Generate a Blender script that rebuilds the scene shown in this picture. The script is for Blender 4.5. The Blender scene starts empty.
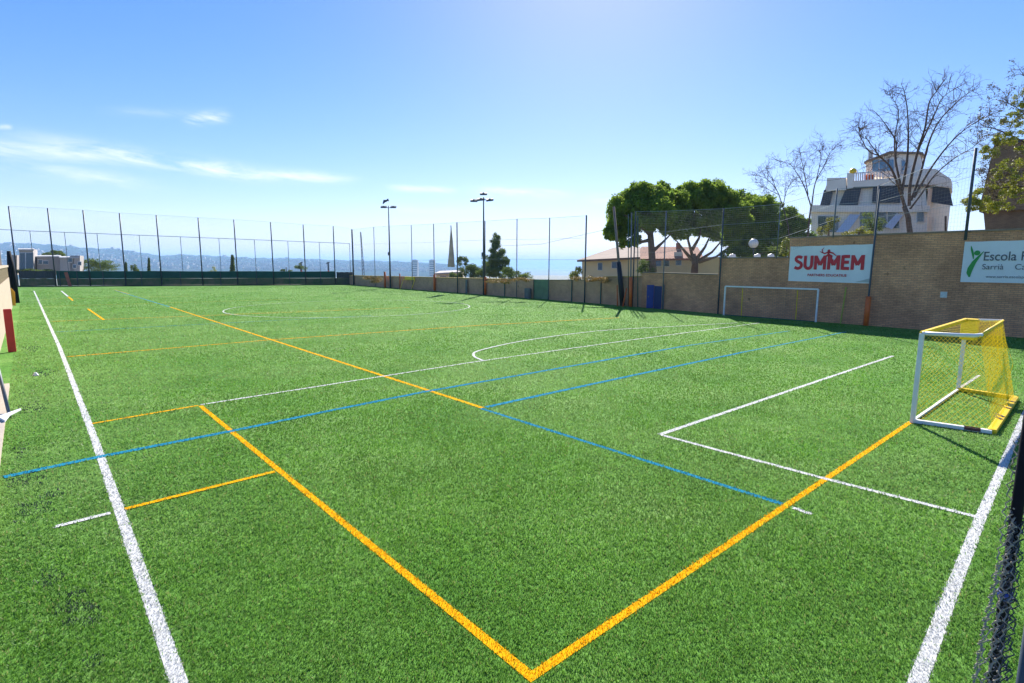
import bpy, math, random
import numpy as np
from mathutils import Vector, Matrix
R = math.radians
random.seed(7); rng = np.random.default_rng(7)
S = bpy.context.scene
col = S.collection

# ------------------------------------------------------------------ camera
FPX = 543.93; YAW = 0.726123; PIT = 0.137695; ROL = 0.0051407
CAM = np.array([0., 0., 3.5]); W, H = 1024, 683
_fw = np.array([math.sin(YAW)*math.cos(PIT), math.cos(YAW)*math.cos(PIT), -math.sin(PIT)])
_r = np.array([math.cos(YAW), -math.sin(YAW), 0.]); _u = np.cross(_r, _fw)
_r2 = _r*math.cos(ROL)+_u*math.sin(ROL); _u2 = -_r*math.sin(ROL)+_u*math.cos(ROL)
cd = bpy.data.cameras.new('camera'); cam = bpy.data.objects.new('camera', cd); col.objects.link(cam)
cd.sensor_width = 36; cd.lens = FPX/W*36; cd.clip_start = 0.05; cd.clip_end = 90000
cam.matrix_world = Matrix(((_r2[0], _u2[0], -_fw[0], CAM[0]), (_r2[1], _u2[1], -_fw[1], CAM[1]), (_r2[2], _u2[2], -_fw[2], CAM[2]), (0, 0, 0, 1)))
S.camera = cam

def ray(px, py): return _fw*FPX + _r2*(px-W/2) + _u2*(H/2-py)
def ground(px, py, z=0.):
    d = ray(px, py); t = (z-CAM[2])/d[2]; return CAM+d*t
class Plane:
    """vertical plane facing the camera side, at horizontal distance D along yaw; turn rotates it"""
    def __init__(s, D, turn=0.0, px=512):
        a = YAW+turn; s.n = np.array([math.sin(a), math.cos(a), 0]); s.r = np.array([math.cos(a), -math.sin(a), 0])
        d = ray(px, 266); d = d/ (d@np.array([math.sin(YAW), math.cos(YAW), 0])); s.k = (CAM+d*D)@s.n
    def p(s, px, py, off=0.):
        d = ray(px, py); t = (s.k+off-CAM@s.n)/(d@s.n); return CAM+d*t
def azel(px, py):
    d = ray(px, py); return math.atan2(d[0], d[1]), math.asin(d[2]/np.linalg.norm(d))

# ------------------------------------------------------------------ world, sun, exposure
SUN_AZ, SUN_EL = R(50), R(36)
world = bpy.data.worlds.new('World'); S.world = world; world.use_nodes = True
wn = world.node_tree.nodes; wl = world.node_tree.links; wn.clear()
def N(nodes, t, **k):
    n = nodes.new(t)
    for a, b in k.items(): setattr(n, a, b)
    return n
wo = N(wn, 'ShaderNodeOutputWorld'); bg = N(wn, 'ShaderNodeBackground'); bg.inputs[1].default_value = 0.090
sky = N(wn, 'ShaderNodeTexSky', sky_type='NISHITA'); sky.sun_disc = False
sky.sun_elevation = SUN_EL; sky.sun_rotation = SUN_AZ; sky.altitude = 100; sky.air_density = 1.0; sky.dust_density = 0.22; sky.ozone_density = 1.6
gm = N(wn, 'ShaderNodeGamma'); gm.inputs[1].default_value = 0.86
hs = N(wn, 'ShaderNodeHueSaturation'); hs.inputs['Saturation'].default_value = 1.5; hs.inputs['Value'].default_value = 1.0
wl.new(sky.outputs[0], gm.inputs[0]); wl.new(gm.outputs[0], hs.inputs['Color'])
tn = N(wn, 'ShaderNodeMixRGB', blend_type='MULTIPLY'); tn.inputs[0].default_value = 1; tn.inputs[2].default_value = (.98, .875, 1.13, 1); wl.new(hs.outputs[0], tn.inputs[1])
wl.new(bg.outputs[0], wo.inputs[0])
def wm(op, a, b=None, c=None):
    n = N(wn, 'ShaderNodeMath', operation=op)
    for i, v in enumerate((a, b, c)):
        if v is None: continue
        if isinstance(v, (int, float)): n.inputs[i].default_value = v
        else: wl.new(v, n.inputs[i])
    return n.outputs[0]
tc = N(wn, 'ShaderNodeTexCoord'); sx = N(wn, 'ShaderNodeSeparateXYZ'); wl.new(tc.outputs['Generated'], sx.inputs[0])
az = wm('ARCTAN2', sx.outputs[0], sx.outputs[1]); el = wm('ARCSINE', sx.outputs[2])
cb = N(wn, 'ShaderNodeCombineXYZ'); wl.new(wm('MULTIPLY', az, 9.0), cb.inputs[0]); wl.new(wm('MULTIPLY', wm('ADD', el, wm('MULTIPLY', az, 0.05)), 45.0), cb.inputs[1])
nz = N(wn, 'ShaderNodeTexNoise'); nz.inputs['Scale'].default_value = 1.0; nz.inputs['Detail'].default_value = 9; nz.inputs['Roughness'].default_value = 0.68
nz.inputs['Distortion'].default_value = 0.6; wl.new(cb.outputs[0], nz.inputs['Vector'])
total = None
# (centre px, centre py, half length px, half width px, slope px/px, strength)
for (cx, cy, hl, hw, sl, st) in [(70, 153, 95, 8, .06, .75), (175, 163, 110, 7, .14, .95), (285, 176, 60, 5, .04, .8), (60, 172, 90, 8, .14, .45), (207, 118, 20, 5, -.1, 1.1), (168, 113, 50, 4, .02, .25), (3, 127, 9, 2.5, .0, .6),
                                 (420, 189, 32, 3.0, .03, .8), (520, 193, 45, 4.5, .05, .8), (615, 199, 30, 4, .0, .55), (60, 216, 70, 9, .05, .35), (160, 228, 90, 9, .05, .25), (440, 210, 60, 4, .0, .25)]:
    a0, e0 = azel(cx, cy); a1, e1 = azel(cx+hl, cy+hl*sl); _, e2 = azel(cx, cy+hw)
    L = math.hypot(a1-a0, e1-e0); ta = math.atan2(e1-e0, a1-a0); Wd = abs(e0-e2)
    da = wm('SUBTRACT', az, a0); de = wm('SUBTRACT', el, e0)
    u = wm('ADD', wm('MULTIPLY', da, math.cos(ta)/L), wm('MULTIPLY', de, math.sin(ta)/L))
    v = wm('ADD', wm('MULTIPLY', da, -math.sin(ta)/Wd), wm('MULTIPLY', de, math.cos(ta)/Wd))
    m = wm('MULTIPLY', wm('EXPONENT', wm('MULTIPLY', wm('ADD', wm('MULTIPLY', wm('MULTIPLY', u, u), wm('MULTIPLY', u, u)), wm('MULTIPLY', v, v)), -0.9)), st)
    total = m if total is None else wm('MAXIMUM', total, m)
cr = N(wn, 'ShaderNodeMapRange'); cr.inputs['From Min'].default_value = 0.36; cr.inputs['From Max'].default_value = 0.66; wl.new(nz.outputs['Fac'], cr.inputs['Value'])
cf = wm('MULTIPLY', total, cr.outputs[0])
mx = N(wn, 'ShaderNodeMixRGB'); mx.inputs[2].default_value = (6.9, 6.9, 7.1, 1)
wl.new(cf, mx.inputs[0]); wl.new(tn.outputs[0], mx.inputs[1]); wl.new(mx.outputs[0], bg.inputs[0])

sd = bpy.data.lights.new('sun', 'SUN'); sun = bpy.data.objects.new('sun', sd); col.objects.link(sun)
sd.energy = 5.0; sd.angle = R(0.5); sd.color = (1, .95, .86)
sv = Vector((math.sin(SUN_AZ)*math.cos(SUN_EL), math.cos(SUN_AZ)*math.cos(SUN_EL), math.sin(SUN_EL)))
sun.rotation_euler = sv.to_track_quat('Z', 'Y').to_euler()
S.view_settings.view_transform = 'Standard'; S.view_settings.look = 'None'; S.view_settings.exposure = 1.13; S.view_settings.gamma = 1
S.cycles.volume_bounces = 1; S.cycles.max_bounces = 8; S.cycles.transparent_max_bounces = 16

# ------------------------------------------------------------------ materials
def mat(name, c, rough=.7, var=.0, scale=4., bump=0., bscale=30., metal=0., c2=None, trans=0., spec=None):
    m = bpy.data.materials.new(name); m.use_nodes = True; n = m.node_tree.nodes; l = m.node_tree.links
    b = n['Principled BSDF']; b.inputs['Roughness'].default_value = rough; b.inputs['Metallic'].default_value = metal
    if spec is not None: b.inputs['Specular IOR Level'].default_value = spec
    b.inputs['Base Color'].default_value = (*c, 1)
    t = N(n, 'ShaderNodeTexCoord')
    if var > 0 or c2:
        z = N(n, 'ShaderNodeTexNoise'); z.inputs['Scale'].default_value = scale; z.inputs['Detail'].default_value = 6; z.inputs['Roughness'].default_value = .65
        l.new(t.outputs['Object'], z.inputs['Vector'])
        r = N(n, 'ShaderNodeValToRGB'); e = r.color_ramp.elements
        lo = c2 if c2 else tuple(x*(1-var) for x in c); hi = tuple(min(1, x*(1+var)) for x in c)
        e[0].position = .32; e[1].position = .68; e[0].color = (*lo, 1); e[1].color = (*hi, 1)
        l.new(z.outputs['Fac'], r.inputs[0]); l.new(r.outputs[0], b.inputs['Base Color'])
    if bump > 0:
        z2 = N(n, 'ShaderNodeTexNoise'); z2.inputs['Scale'].default_value = bscale; z2.inputs['Detail'].default_value = 5; l.new(t.outputs['Object'], z2.inputs['Vector'])
        bp = N(n, 'ShaderNodeBump'); bp.inputs['Strength'].default_value = bump; bp.inputs['Distance'].default_value = .02
        l.new(z2.outputs['Fac'], bp.inputs['Height']); l.new(bp.outputs[0], b.inputs['Normal'])
    if trans > 0:
        tr = N(n, 'ShaderNodeBsdfTranslucent'); ms = N(n, 'ShaderNodeMixShader'); ms.inputs[0].default_value = trans
        src = b.inputs['Base Color'].links[0].from_socket if b.inputs['Base Color'].links else None
        if src: l.new(src, tr.inputs[0])
        else: tr.inputs[0].default_value = (*c, 1)
        l.new(b.outputs[0], ms.inputs[1]); l.new(tr.outputs[0], ms.inputs[2]); l.new(ms.outputs[0], n['Material Output'].inputs[0])
    return m
M = {}
M['white_paint'] = mat('white_paint', (.72, .72, .72), .45, .08, 6)
M['worn_white'] = mat('worn_white', (.62, .62, .60), .6, .15, 9)
M['yellow_paint'] = mat('yellow_paint', (.85, .56, .01), .4, .08, 8)
M['yellow_cord'] = mat('yellow_cord', (.95, .78, .03), .7, trans=.5)
M['red_worn'] = mat('red_worn', (.10, .03, .03), .6, .4, 15)
M['steel'] = mat('steel', (.06, .075, .09), .6, .15, 3, metal=.1)
M['dark_steel'] = mat('dark_steel', (.03, .045, .07), .5, .2, 3)
M['pale_steel'] = mat('pale_steel', (.15, .165, .18), .6, .15, 3, metal=.1)
M['green_paint'] = mat('green_paint', (.03, .09, .07), .5, .2, 5)
M['net'] = mat('net', (.22, .25, .25), .8)
M['net_dark'] = mat('net_dark', (.03, .04, .05), .8)
M['cable'] = mat('cable', (.40, .42, .42), .5)
M['orange_pad'] = mat('orange_pad', (.65, .13, .02), .55, .15, 5, bump=.2, bscale=8)
M['blue_paint'] = mat('blue_paint', (.02, .05, .25), .45, .15, 3)
M['black'] = mat('black', (.012, .012, .014), .6, .2, 6)
M['red_vinyl'] = mat('red_vinyl', (.50, .02, .02), .4, .1, 4, bump=.15, bscale=5)
M['wood_pole'] = mat('wood_pole', (.24, .17, .13), .8, .25, 6)
M['concrete'] = mat('concrete', (.42, .35, .28), .85, .12, 5, bump=.3, bscale=40)
M['coping'] = mat('coping', (.24, .18, .13), .85, .2, 3, bump=.4, bscale=20)
M['yellow_rail'] = mat('yellow_rail', (.50, .32, .08), .7, .3, 2)
M['render_white'] = mat('render_white', (.87, .79, .68), .8, .07, .5)
M['render_cream'] = mat('render_cream', (.80, .66, .42), .85, .07, .6)
M['render_grey'] = mat('render_grey', (.5, .5, .5), .85, .1, .4)
M['dark_tile'] = mat('dark_tile', (.035, .045, .07), .5, .25, 1.5)
M['glass'] = mat('glass', (.05, .09, .12), .08, .2, .6, spec=.8)
M['glass_blue'] = mat('glass_blue', (.10, .22, .33), .12, .2, .6, spec=.8)
M['awning'] = mat('awning', (.55, .60, .68), .8, .06, 1)
M['bark'] = mat('bark', (.15, .095, .065), .9, .3, 5, bump=.6, bscale=14)
M['pale_bark'] = mat('pale_bark', (.10, .065, .05), .9, .3, 3, bump=.5, bscale=12)
M['pine_leaf'] = mat('pine_leaf', (.32, .42, .05), .7, c2=(.12, .21, .035), scale=1.1, trans=.6, spec=.1)
M['dark_leaf'] = mat('dark_leaf', (.18, .23, .045), .7, c2=(.07, .12, .03), scale=1.0, trans=.45, spec=.1)
M['yellow_leaf'] = mat('yellow_leaf', (.34, .34, .03), .55, c2=(.12, .13, .02), scale=2.0, trans=.4)
M['lime_leaf'] = mat('lime_leaf', (.42, .42, .03), .55, c2=(.14, .19, .02), scale=3.0, trans=.35)
M['brown_leaf'] = mat('brown_leaf', (.20, .17, .05), .6, c2=(.05, .04, .025), scale=3.0, trans=.2)
M['rust_leaf'] = mat('rust_leaf', (.36, .20, .06), .6, c2=(.14, .12, .03), scale=2.5, trans=.3)
M['banner'] = mat('banner', (.72, .74, .76), .5, .05, .8, bump=.12, bscale=1.5)
M['red_ink'] = mat('red_ink', (.55, .015, .03), .5)
M['green_ink'] = mat('green_ink', (.02, .28, .05), .5)
M['dark_ink'] = mat('dark_ink', (.08, .09, .11), .5)
M['rope_pale'] = mat('rope_pale', (.30, .27, .22), .9, .2, 20)
M['rope_dark'] = mat('rope_dark', (.05, .06, .08), .9, .2, 20)
M['navy'] = mat('navy', (.005, .006, .012), .75, .2, 5, spec=.15)
M['sea'] = mat('sea', (.03, .10, .22), .7, .2, .0006, spec=.05)
M['hill'] = mat('hill', (.035, .07, .07), .95, c2=(.07, .09, .10), scale=.003, spec=0.)
M['ground_soil'] = mat('ground_soil', (.30, .24, .17), .95, c2=(.12, .14, .06), scale=.15)
M['city'] = mat('city', (.42, .38, .35), .9, .35, .004)
M['infill'] = mat('infill', (.02, .022, .02), .9, .3, 12)

def brick(name, c1, c2, mortar, sc=1.0, swap=True, stains=.5):
    m = bpy.data.materials.new(name); m.use_nodes = True; n = m.node_tree.nodes; l = m.node_tree.links; b = n['Principled BSDF']
    b.inputs['Roughness'].default_value = .9
    t = N(n, 'ShaderNodeTexCoord'); s = N(n, 'ShaderNodeSeparateXYZ'); c = N(n, 'ShaderNodeCombineXYZ')
    l.new(t.outputs['Object'], s.inputs[0])
    ad = N(n, 'ShaderNodeMath', operation='ADD'); l.new(s.outputs[0], ad.inputs[0]); l.new(s.outputs[1], ad.inputs[1])
    l.new(ad.outputs[0] if not swap else s.outputs[1], c.inputs[0]); l.new(s.outputs[2], c.inputs[1])
    br = N(n, 'ShaderNodeTexBrick'); br.inputs['Scale'].default_value = sc; br.inputs['Brick Width'].default_value = .30; br.inputs['Row Height'].default_value = .10
    br.inputs['Mortar Size'].default_value = .012; br.inputs['Mortar Smooth'].default_value = .3; br.inputs['Bias'].default_value = -.1
    br.inputs['Color1'].default_value = (*c1, 1); br.inputs['Color2'].default_value = (*c2, 1); br.inputs['Mortar'].default_value = (*mortar, 1)
    l.new(c.outputs[0], br.inputs['Vector'])
    z = N(n, 'ShaderNodeTexNoise'); z.inputs['Scale'].default_value = .55; z.inputs['Detail'].default_value = 8; z.inputs['Roughness'].default_value = .7; l.new(t.outputs['Object'], z.inputs['Vector'])
    r = N(n, 'ShaderNodeValToRGB'); e = r.color_ramp.elements; e[0].position = .36; e[1].position = .60; e[0].color = (.50, .46, .44, 1); e[1].color = (1.08, 1.05, 1.0, 1)
    l.new(z.outputs['Fac'], r.inputs[0])
    mu = N(n, 'ShaderNodeMixRGB', blend_type='MULTIPLY'); mu.inputs[0].default_value = stains; l.new(br.outputs[0], mu.inputs[1]); l.new(r.outputs[0], mu.inputs[2])
    # small dark scuffs with a shape of their own
    z3 = N(n, 'ShaderNodeTexNoise'); z3.inputs['Scale'].default_value = 1.7; z3.inputs['Detail'].default_value = 3; l.new(t.outputs['Object'], z3.inputs['Vector'])
    r3 = N(n, 'ShaderNodeValToRGB'); e = r3.color_ramp.elements; e[0].position = .70; e[1].position = .76; e[0].color = (1, 1, 1, 1); e[1].color = (.45, .42, .4, 1); l.new(z3.outputs['Fac'], r3.inputs[0])
    mu2 = N(n, 'ShaderNodeMixRGB', blend_type='MULTIPLY'); mu2.inputs[0].default_value = 1; l.new(mu.outputs[0], mu2.inputs[1]); l.new(r3.outputs[0], mu2.inputs[2])
    l.new(mu2.outputs[0], b.inputs['Base Color'])
    bp = N(n, 'ShaderNodeBump'); bp.inputs['Strength'].default_value = .5; bp.inputs['Distance'].default_value = .02; bp.invert = True; l.new(br.outputs['Fac'], bp.inputs['Height']); l.new(bp.outputs[0], b.inputs['Normal'])
    return m
M['brick'] = brick('brick', (.78, .39, .20), (.62, .29, .15), (.36, .20, .13), stains=.65)
M['brick_low'] = brick('brick_low', (.70, .40, .24), (.60, .33, .20), (.36, .23, .13), stains=.5)
M['brick_brown'] = brick('brick_brown', (.27, .18, .10), (.21, .14, .08), (.18, .12, .08), swap=False)
def tiles():
    m = mat('roof_tile', (.36, .15, .10), .85, .2, 1.2)
    n = m.node_tree.nodes; l = m.node_tree.links; t = n.new('ShaderNodeTexCoord'); w = n.new('ShaderNodeTexWave'); w.inputs['Scale'].default_value = 1.6; w.inputs['Distortion'].default_value = .4
    l.new(t.outputs['Object'], w.inputs['Vector']); b = n.new('ShaderNodeBump'); b.inputs['Strength'].default_value = .7; b.inputs['Distance'].default_value = .05; l.new(w.outputs['Fac'], b.inputs['Height']); l.new(b.outputs[0], n['Principled BSDF'].inputs['Normal'])
    return m
M['roof_tile'] = tiles()
M['roof_brown'] = mat('roof_brown', (.20, .13, .11), .85, .2, 1.2)

def turf_mat():
    m = bpy.data.materials.new('turf'); m.use_nodes = True; n = m.node_tree.nodes; l = m.node_tree.links; b = n['Principled BSDF']
    b.inputs['Roughness'].default_value = .85; b.inputs['Specular IOR Level'].default_value = .08
    t = N(n, 'ShaderNodeTexCoord')
    def noise(sc, det, rough=.6):
        z = N(n, 'ShaderNodeTexNoise'); z.inputs['Scale'].default_value = sc; z.inputs['Detail'].default_value = det; z.inputs['Roughness'].default_value = rough; l.new(t.outputs['Object'], z.inputs['Vector']); return z.outputs['Fac']
    def ramp(f, stops):
        r = N(n, 'ShaderNodeValToRGB'); e = r.color_ramp.elements
        e[0].position, e[0].color = stops[0][0], (*stops[0][1], 1); e[1].position, e[1].color = stops[-1][0], (*stops[-1][1], 1)
        for p, c in stops[1:-1]: q = e.new(p); q.color = (*c, 1)
        l.new(f, r.inputs[0]); return r.outputs[0]
    a = ramp(noise(.35, 6, .6), [(.35, (.08, .21, .03)), (.5, (.115, .25, .045)), (.68, (.16, .29, .07))])
    f = ramp(noise(16, 6, .8), [(.35, (.45, .5, .45)), (.5, (1, 1, 1)), (.68, (1.7, 1.6, 1.7))])
    g = ramp(noise(3.2, 4, .7), [(.35, (.8, .82, .8)), (.65, (1.2, 1.18, 1.2))])
    x = N(n, 'ShaderNodeMixRGB', blend_type='MULTIPLY'); x.inputs[0].default_value = 1; l.new(a, x.inputs[1]); l.new(f, x.inputs[2])
    y = N(n, 'ShaderNodeMixRGB', blend_type='MULTIPLY'); y.inputs[0].default_value = 1; l.new(x.outputs[0], y.inputs[1]); l.new(g, y.inputs[2])
    l.new(y.outputs[0], b.inputs['Base Color'])
    bp = N(n, 'ShaderNodeBump'); bp.inputs['Strength'].default_value = .9; bp.inputs['Distance'].default_value = .03; l.new(noise(22, 5, .75), bp.inputs['Height']); l.new(bp.outputs[0], b.inputs['Normal'])
    return m
M['turf'] = turf_mat()
def blade_mat():
    m = bpy.data.materials.new('turf_blade'); m.use_nodes = True; n = m.node_tree.nodes; l = m.node_tree.links; b = n['Principled BSDF']
    b.inputs['Roughness'].default_value = .52; b.inputs['Specular IOR Level'].default_value = .24
    a = N(n, 'ShaderNodeAttribute'); a.attribute_name = 'fibre'; l.new(a.outputs['Color'], b.inputs['Base Color'])
    tr = N(n, 'ShaderNodeBsdfTranslucent'); l.new(a.outputs['Color'], tr.inputs[0]); ms = N(n, 'ShaderNodeMixShader'); ms.inputs[0].default_value = .48
    l.new(b.outputs[0], ms.inputs[1]); l.new(tr.outputs[0], ms.inputs[2]); l.new(ms.outputs[0], n['Material Output'].inputs[0])
    return m
M['blade'] = blade_mat()
def line_mat(name, c):
    m = mat(name, c, .9, .12, 9, spec=.03); n = m.node_tree.nodes; l = m.node_tree.links; b = n['Principled BSDF']
    t = N(n, 'ShaderNodeTexCoord'); z = N(n, 'ShaderNodeTexNoise'); z.inputs['Scale'].default_value = 14; z.inputs['Detail'].default_value = 6; z.inputs['Roughness'].default_value = .75; l.new(t.outputs['Object'], z.inputs['Vector'])
    r = N(n, 'ShaderNodeValToRGB'); e = r.color_ramp.elements; e[0].position = .30; e[1].position = .42; e[0].color = (*[q*.62 for q in c], 1); e[1].color = (*c, 1); l.new(z.outputs['Fac'], r.inputs[0]); l.new(r.outputs[0], b.inputs['Base Color'])
    return m
LC = {'white': (.56, .56, .545), 'yellow': (.74, .38, .006), 'blue': (.018, .21, .33), 'faint_yellow': (.40, .30, .03), 'faint_white': (.46, .50, .42), 'faint_blue': (.05, .25, .30)}
for k, c in LC.items(): M['line_'+k] = line_mat('line_'+k, c)

# ------------------------------------------------------------------ helpers
def rootloc(o):
    v = np.zeros(3)
    while o is not None: v += np.array(o.location); o = o.parent
    return v
def tag(o, label=None, cat=None, group=None, kind=None):
    if label: o['label'] = label
    if cat: o['category'] = cat
    if group: o['group'] = group
    if kind: o['kind'] = kind
    return o
def thing(name, label, cat, loc, group=None):
    o = bpy.data.objects.new(name, None); col.objects.link(o); o.location = [float(a) for a in loc]; o.empty_display_size = .2
    return tag(o, label, cat, group)
def link(name, me, m, parent=None, loc=None):
    o = bpy.data.objects.new(name, me); col.objects.link(o); me.materials.append(M[m] if isinstance(m, str) else m)
    if parent is not None: o.parent = parent
    elif loc is not None: o.location = [float(a) for a in loc]
    return o
def npmesh(name, V, F, m, parent=None, loc=None, attr=None):
    V = np.asarray(V, float); F = np.asarray(F, np.int32)
    off = rootloc(parent) if parent is not None else (np.array(loc, float) if loc is not None else np.zeros(3))
    V = V-off
    me = bpy.data.meshes.new(name); k = F.shape[1]
    me.vertices.add(len(V)); me.vertices.foreach_set('co', V.astype(np.float32).ravel())
    me.loops.add(F.size); me.loops.foreach_set('vertex_index', F.ravel())
    me.polygons.add(len(F)); me.polygons.foreach_set('loop_start', np.arange(0, F.size, k, dtype=np.int32))
    me.update(calc_edges=True)
    if attr is not None:
        a = me.color_attributes.new('fibre', 'FLOAT_COLOR', 'POINT'); c = np.ones((len(V), 4), np.float32); c[:, :3] = attr; a.data.foreach_set('color', c.ravel())
    return link(name, me, m, parent, loc)
class MB:
    def __init__(s): s.v = []; s.f = []
    def add(s, v, f):
        b = len(s.v); s.v += [tuple(float(c) for c in p) for p in v]; s.f += [tuple(i+b for i in q) for q in f]; return s
    def box(s, c, d, rz=0.):
        x, y, z = [a/2 for a in d]; cs, sn = math.cos(rz), math.sin(rz); v = []
        for k in (-z, z):
            for i, j in ((-x, -y), (x, -y), (x, y), (-x, y)): v.append((c[0]+i*cs-j*sn, c[1]+i*sn+j*cs, c[2]+k))
        return s.add(v, [(3, 2, 1, 0), (4, 5, 6, 7), (0, 1, 5, 4), (1, 2, 6, 5), (2, 3, 7, 6), (3, 0, 4, 7)])
    def prism(s, pts, vec):
        """polygon pts (3D, planar) extruded by vec"""
        pts = [np.array(p, float) for p in pts]; n = len(pts); v = pts+[p+np.array(vec, float) for p in pts]
        return s.add(v, [tuple(range(n)), tuple(range(2*n-1, n-1, -1))]+[(i, i+n, (i+1) % n+n, (i+1) % n) for i in range(n)])
    def plan(s, xy, z0, z1): return s.prism([(p[0], p[1], z0) for p in xy], (0, 0, z1-z0))
    def tube(s, pts, rad, n=8, cap=True):
        pts = [np.array(p, float) for p in pts]
        if isinstance(rad, (int, float)): rad = [rad]*len(pts)
        v = []; f = []; prev = None
        for i, p in enumerate(pts):
            d = pts[min(i+1, len(pts)-1)]-pts[max(i-1, 0)]; d = d/(np.linalg.norm(d)+1e-9)
            if prev is None:
                a = np.array([0, 0, 1.]) if abs(d[2]) < .9 else np.array([1., 0, 0]); a = np.cross(d, a)
            else: a = prev-d*(prev@d)
            a = a/(np.linalg.norm(a)+1e-9); prev = a; b = np.cross(d, a)
            for k in range(n):
                t = 2*math.pi*k/n; v.append(p+rad[i]*(a*math.cos(t)+b*math.sin(t)))
        for i in range(len(pts)-1):
            for k in range(n): q = (k+1) % n; f.append((i*n+k, i*n+q, (i+1)*n+q, (i+1)*n+k))
        if cap: f.append(tuple(range(n-1, -1, -1))); f.append(tuple((len(pts)-1)*n+k for k in range(n)))
        return s.add(v, f)
    def bar(s, a, b, w, h=None, up=(0, 0, 1)):
        """rectangular bar from a to b"""
        h = h or w; a = np.array(a, float); b = np.array(b, float); d = b-a; d /= np.linalg.norm(d); up = np.array(up, float)
        if abs(d@up) > .98: up = np.array([0, 1., 0])
        x = np.cross(d, up); x /= np.linalg.norm(x); y = np.cross(x, d)
        v = []
        for p in (a, b):
            for i, j in ((-1, -1), (1, -1), (1, 1), (-1, 1)): v.append(p+x*i*w/2+y*j*h/2)
        return s.add(v, [(3, 2, 1, 0), (4, 5, 6, 7), (0, 1, 5, 4), (1, 2, 6, 5), (2, 3, 7, 6), (3, 0, 4, 7)])
    def sphere(s, c, r, n=12, m=8, sq=(1, 1, 1)):
        v = []; f = []
        for i in range(m+1):
            a = math.pi*i/m
            for k in range(n): t = 2*math.pi*k/n; v.append((c[0]+r*sq[0]*math.sin(a)*math.cos(t), c[1]+r*sq[1]*math.sin(a)*math.sin(t), c[2]+r*sq[2]*math.cos(a)))
        for i in range(m):
            for k in range(n): q = (k+1) % n; f.append((i*n+k, (i+1)*n+k, (i+1)*n+q, i*n+q))
        return s.add(v, f)
    def build(s, name, m, parent=None, loc=None, smooth=False, bevel=0.):
        off = rootloc(parent) if parent is not None else (np.array(loc, float) if loc is not None else np.zeros(3))
        me = bpy.data.meshes.new(name); me.from_pydata([(p[0]-off[0], p[1]-off[1], p[2]-off[2]) for p in s.v], [], s.f); me.update()
        if smooth: me.polygons.foreach_set('use_smooth', [True]*len(me.polygons))
        o = link(name, me, m, parent, loc)
        if bevel > 0:
            b = o.modifiers.new('bevel', 'BEVEL'); b.width = bevel; b.segments = 2
        return o
def net(a0, a1, b0, b1, step, w, mb=None, diamond=False):
    """net panel: bottom edge a0-a1, top edge b0-b1, drawn as thin crossed cords"""
    mb = mb or MB(); a0, a1, b0, b1 = [np.array(q, float) for q in (a0, a1, b0, b1)]
    L = np.linalg.norm(a1-a0); Hh = np.linalg.norm(b0-a0); nu = max(1, int(L/step)); nv = max(1, int(Hh/step))
    P = lambda u, v: (a0*(1-u)+a1*u)*(1-v)+(b0*(1-u)+b1*u)*v
    def c(p, q): mb.tube([p, q], w/2, 3, False)
    if not diamond:
        for i in range(nu+1): c(P(i/nu, 0), P(i/nu, 1))
        for j in range(nv+1): c(P(0, j/nv), P(1, j/nv))
    else:
        k = nv/nu
        for i in range(-nv, nu+1):
            u0, v0, u1, v1 = i/nu, 0., (i+nv)/nu, 1.
            if u0 < 0: v0 = -i/nv; u0 = 0.
            if u1 > 1: v1 = (nu-i)/nv; u1 = 1.
            if u1 > u0: c(P(u0, v0), P(u1, v1)); c(P(1-u0, v0), P(1-u1, v1))
    return mb
def leaves(name, clumps, n, size, m, parent, flat=.0, loc=None):
    """n leaf quads spread through ellipsoid clumps (cx,cy,cz,rx,ry,rz), denser at the shell"""
    cl = np.array(clumps, float); wgt = (cl[:, 3]*cl[:, 4]*cl[:, 5])**(2/3); idx = rng.choice(len(cl), n, p=wgt/wgt.sum()); c = cl[idx]
    d = rng.normal(size=(n, 3)); d /= np.linalg.norm(d, axis=1)[:, None]; rr = (.40+.72*rng.random(n)**.9)[:, None]
    # lumpy shell
    rr = rr*(1+.16*np.sin(d[:, :1]*7+c[:, :1])*np.sin(d[:, 1:2]*6+c[:, 1:2]*2)*1.2)
    p = c[:, :3]+d*c[:, 3:6]*rr
    nn = d+rng.normal(size=(n, 3))*.8; nn /= np.linalg.norm(nn, axis=1)[:, None]
    a = np.cross(nn, rng.normal(size=(n, 3))); a /= np.linalg.norm(a, axis=1)[:, None]; b = np.cross(nn, a)
    s = (size*(.6+.8*rng.random(n)))[:, None]*.5
    V = np.stack([p-a*s, p-b*s*.6, p+a*s, p+b*s*.6], 1).reshape(-1, 3); F = np.arange(4*n).reshape(-1, 4)
    return npmesh(name, V, F, m, parent, loc)
def text_mesh(s, name, txt, size, m, parent, origin, xax, nrm, bold=0., extrude=.004, width=None, shear=0.):
    c = bpy.data.curves.new(name, 'FONT'); c.body = txt; c.size = 1; c.offset = bold; c.extrude = 0; c.shear = shear
    o = bpy.data.objects.new('tmp_text', c); col.objects.link(o)
    dg = bpy.context.evaluated_depsgraph_get(); me = bpy.data.meshes.new_from_object(o.evaluated_get(dg)); bpy.data.objects.remove(o)
    v = np.array([q.co[:] for q in me.vertices]); v[:, 0] -= v[:, 0].min()
    sx_ = size if width is None else width/max(v[:, 0].max(), 1e-6)
    up = np.array([0, 0, 1.]); off = rootloc(parent); xax = np.array(xax, float); nrm = np.array(nrm, float)
    for q, (x, y, z) in zip(me.vertices, v):
        q.co = np.array(origin)+xax*x*sx_+up*y*size+nrm*extrude-off
    return link(name, me, m, parent)

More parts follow.
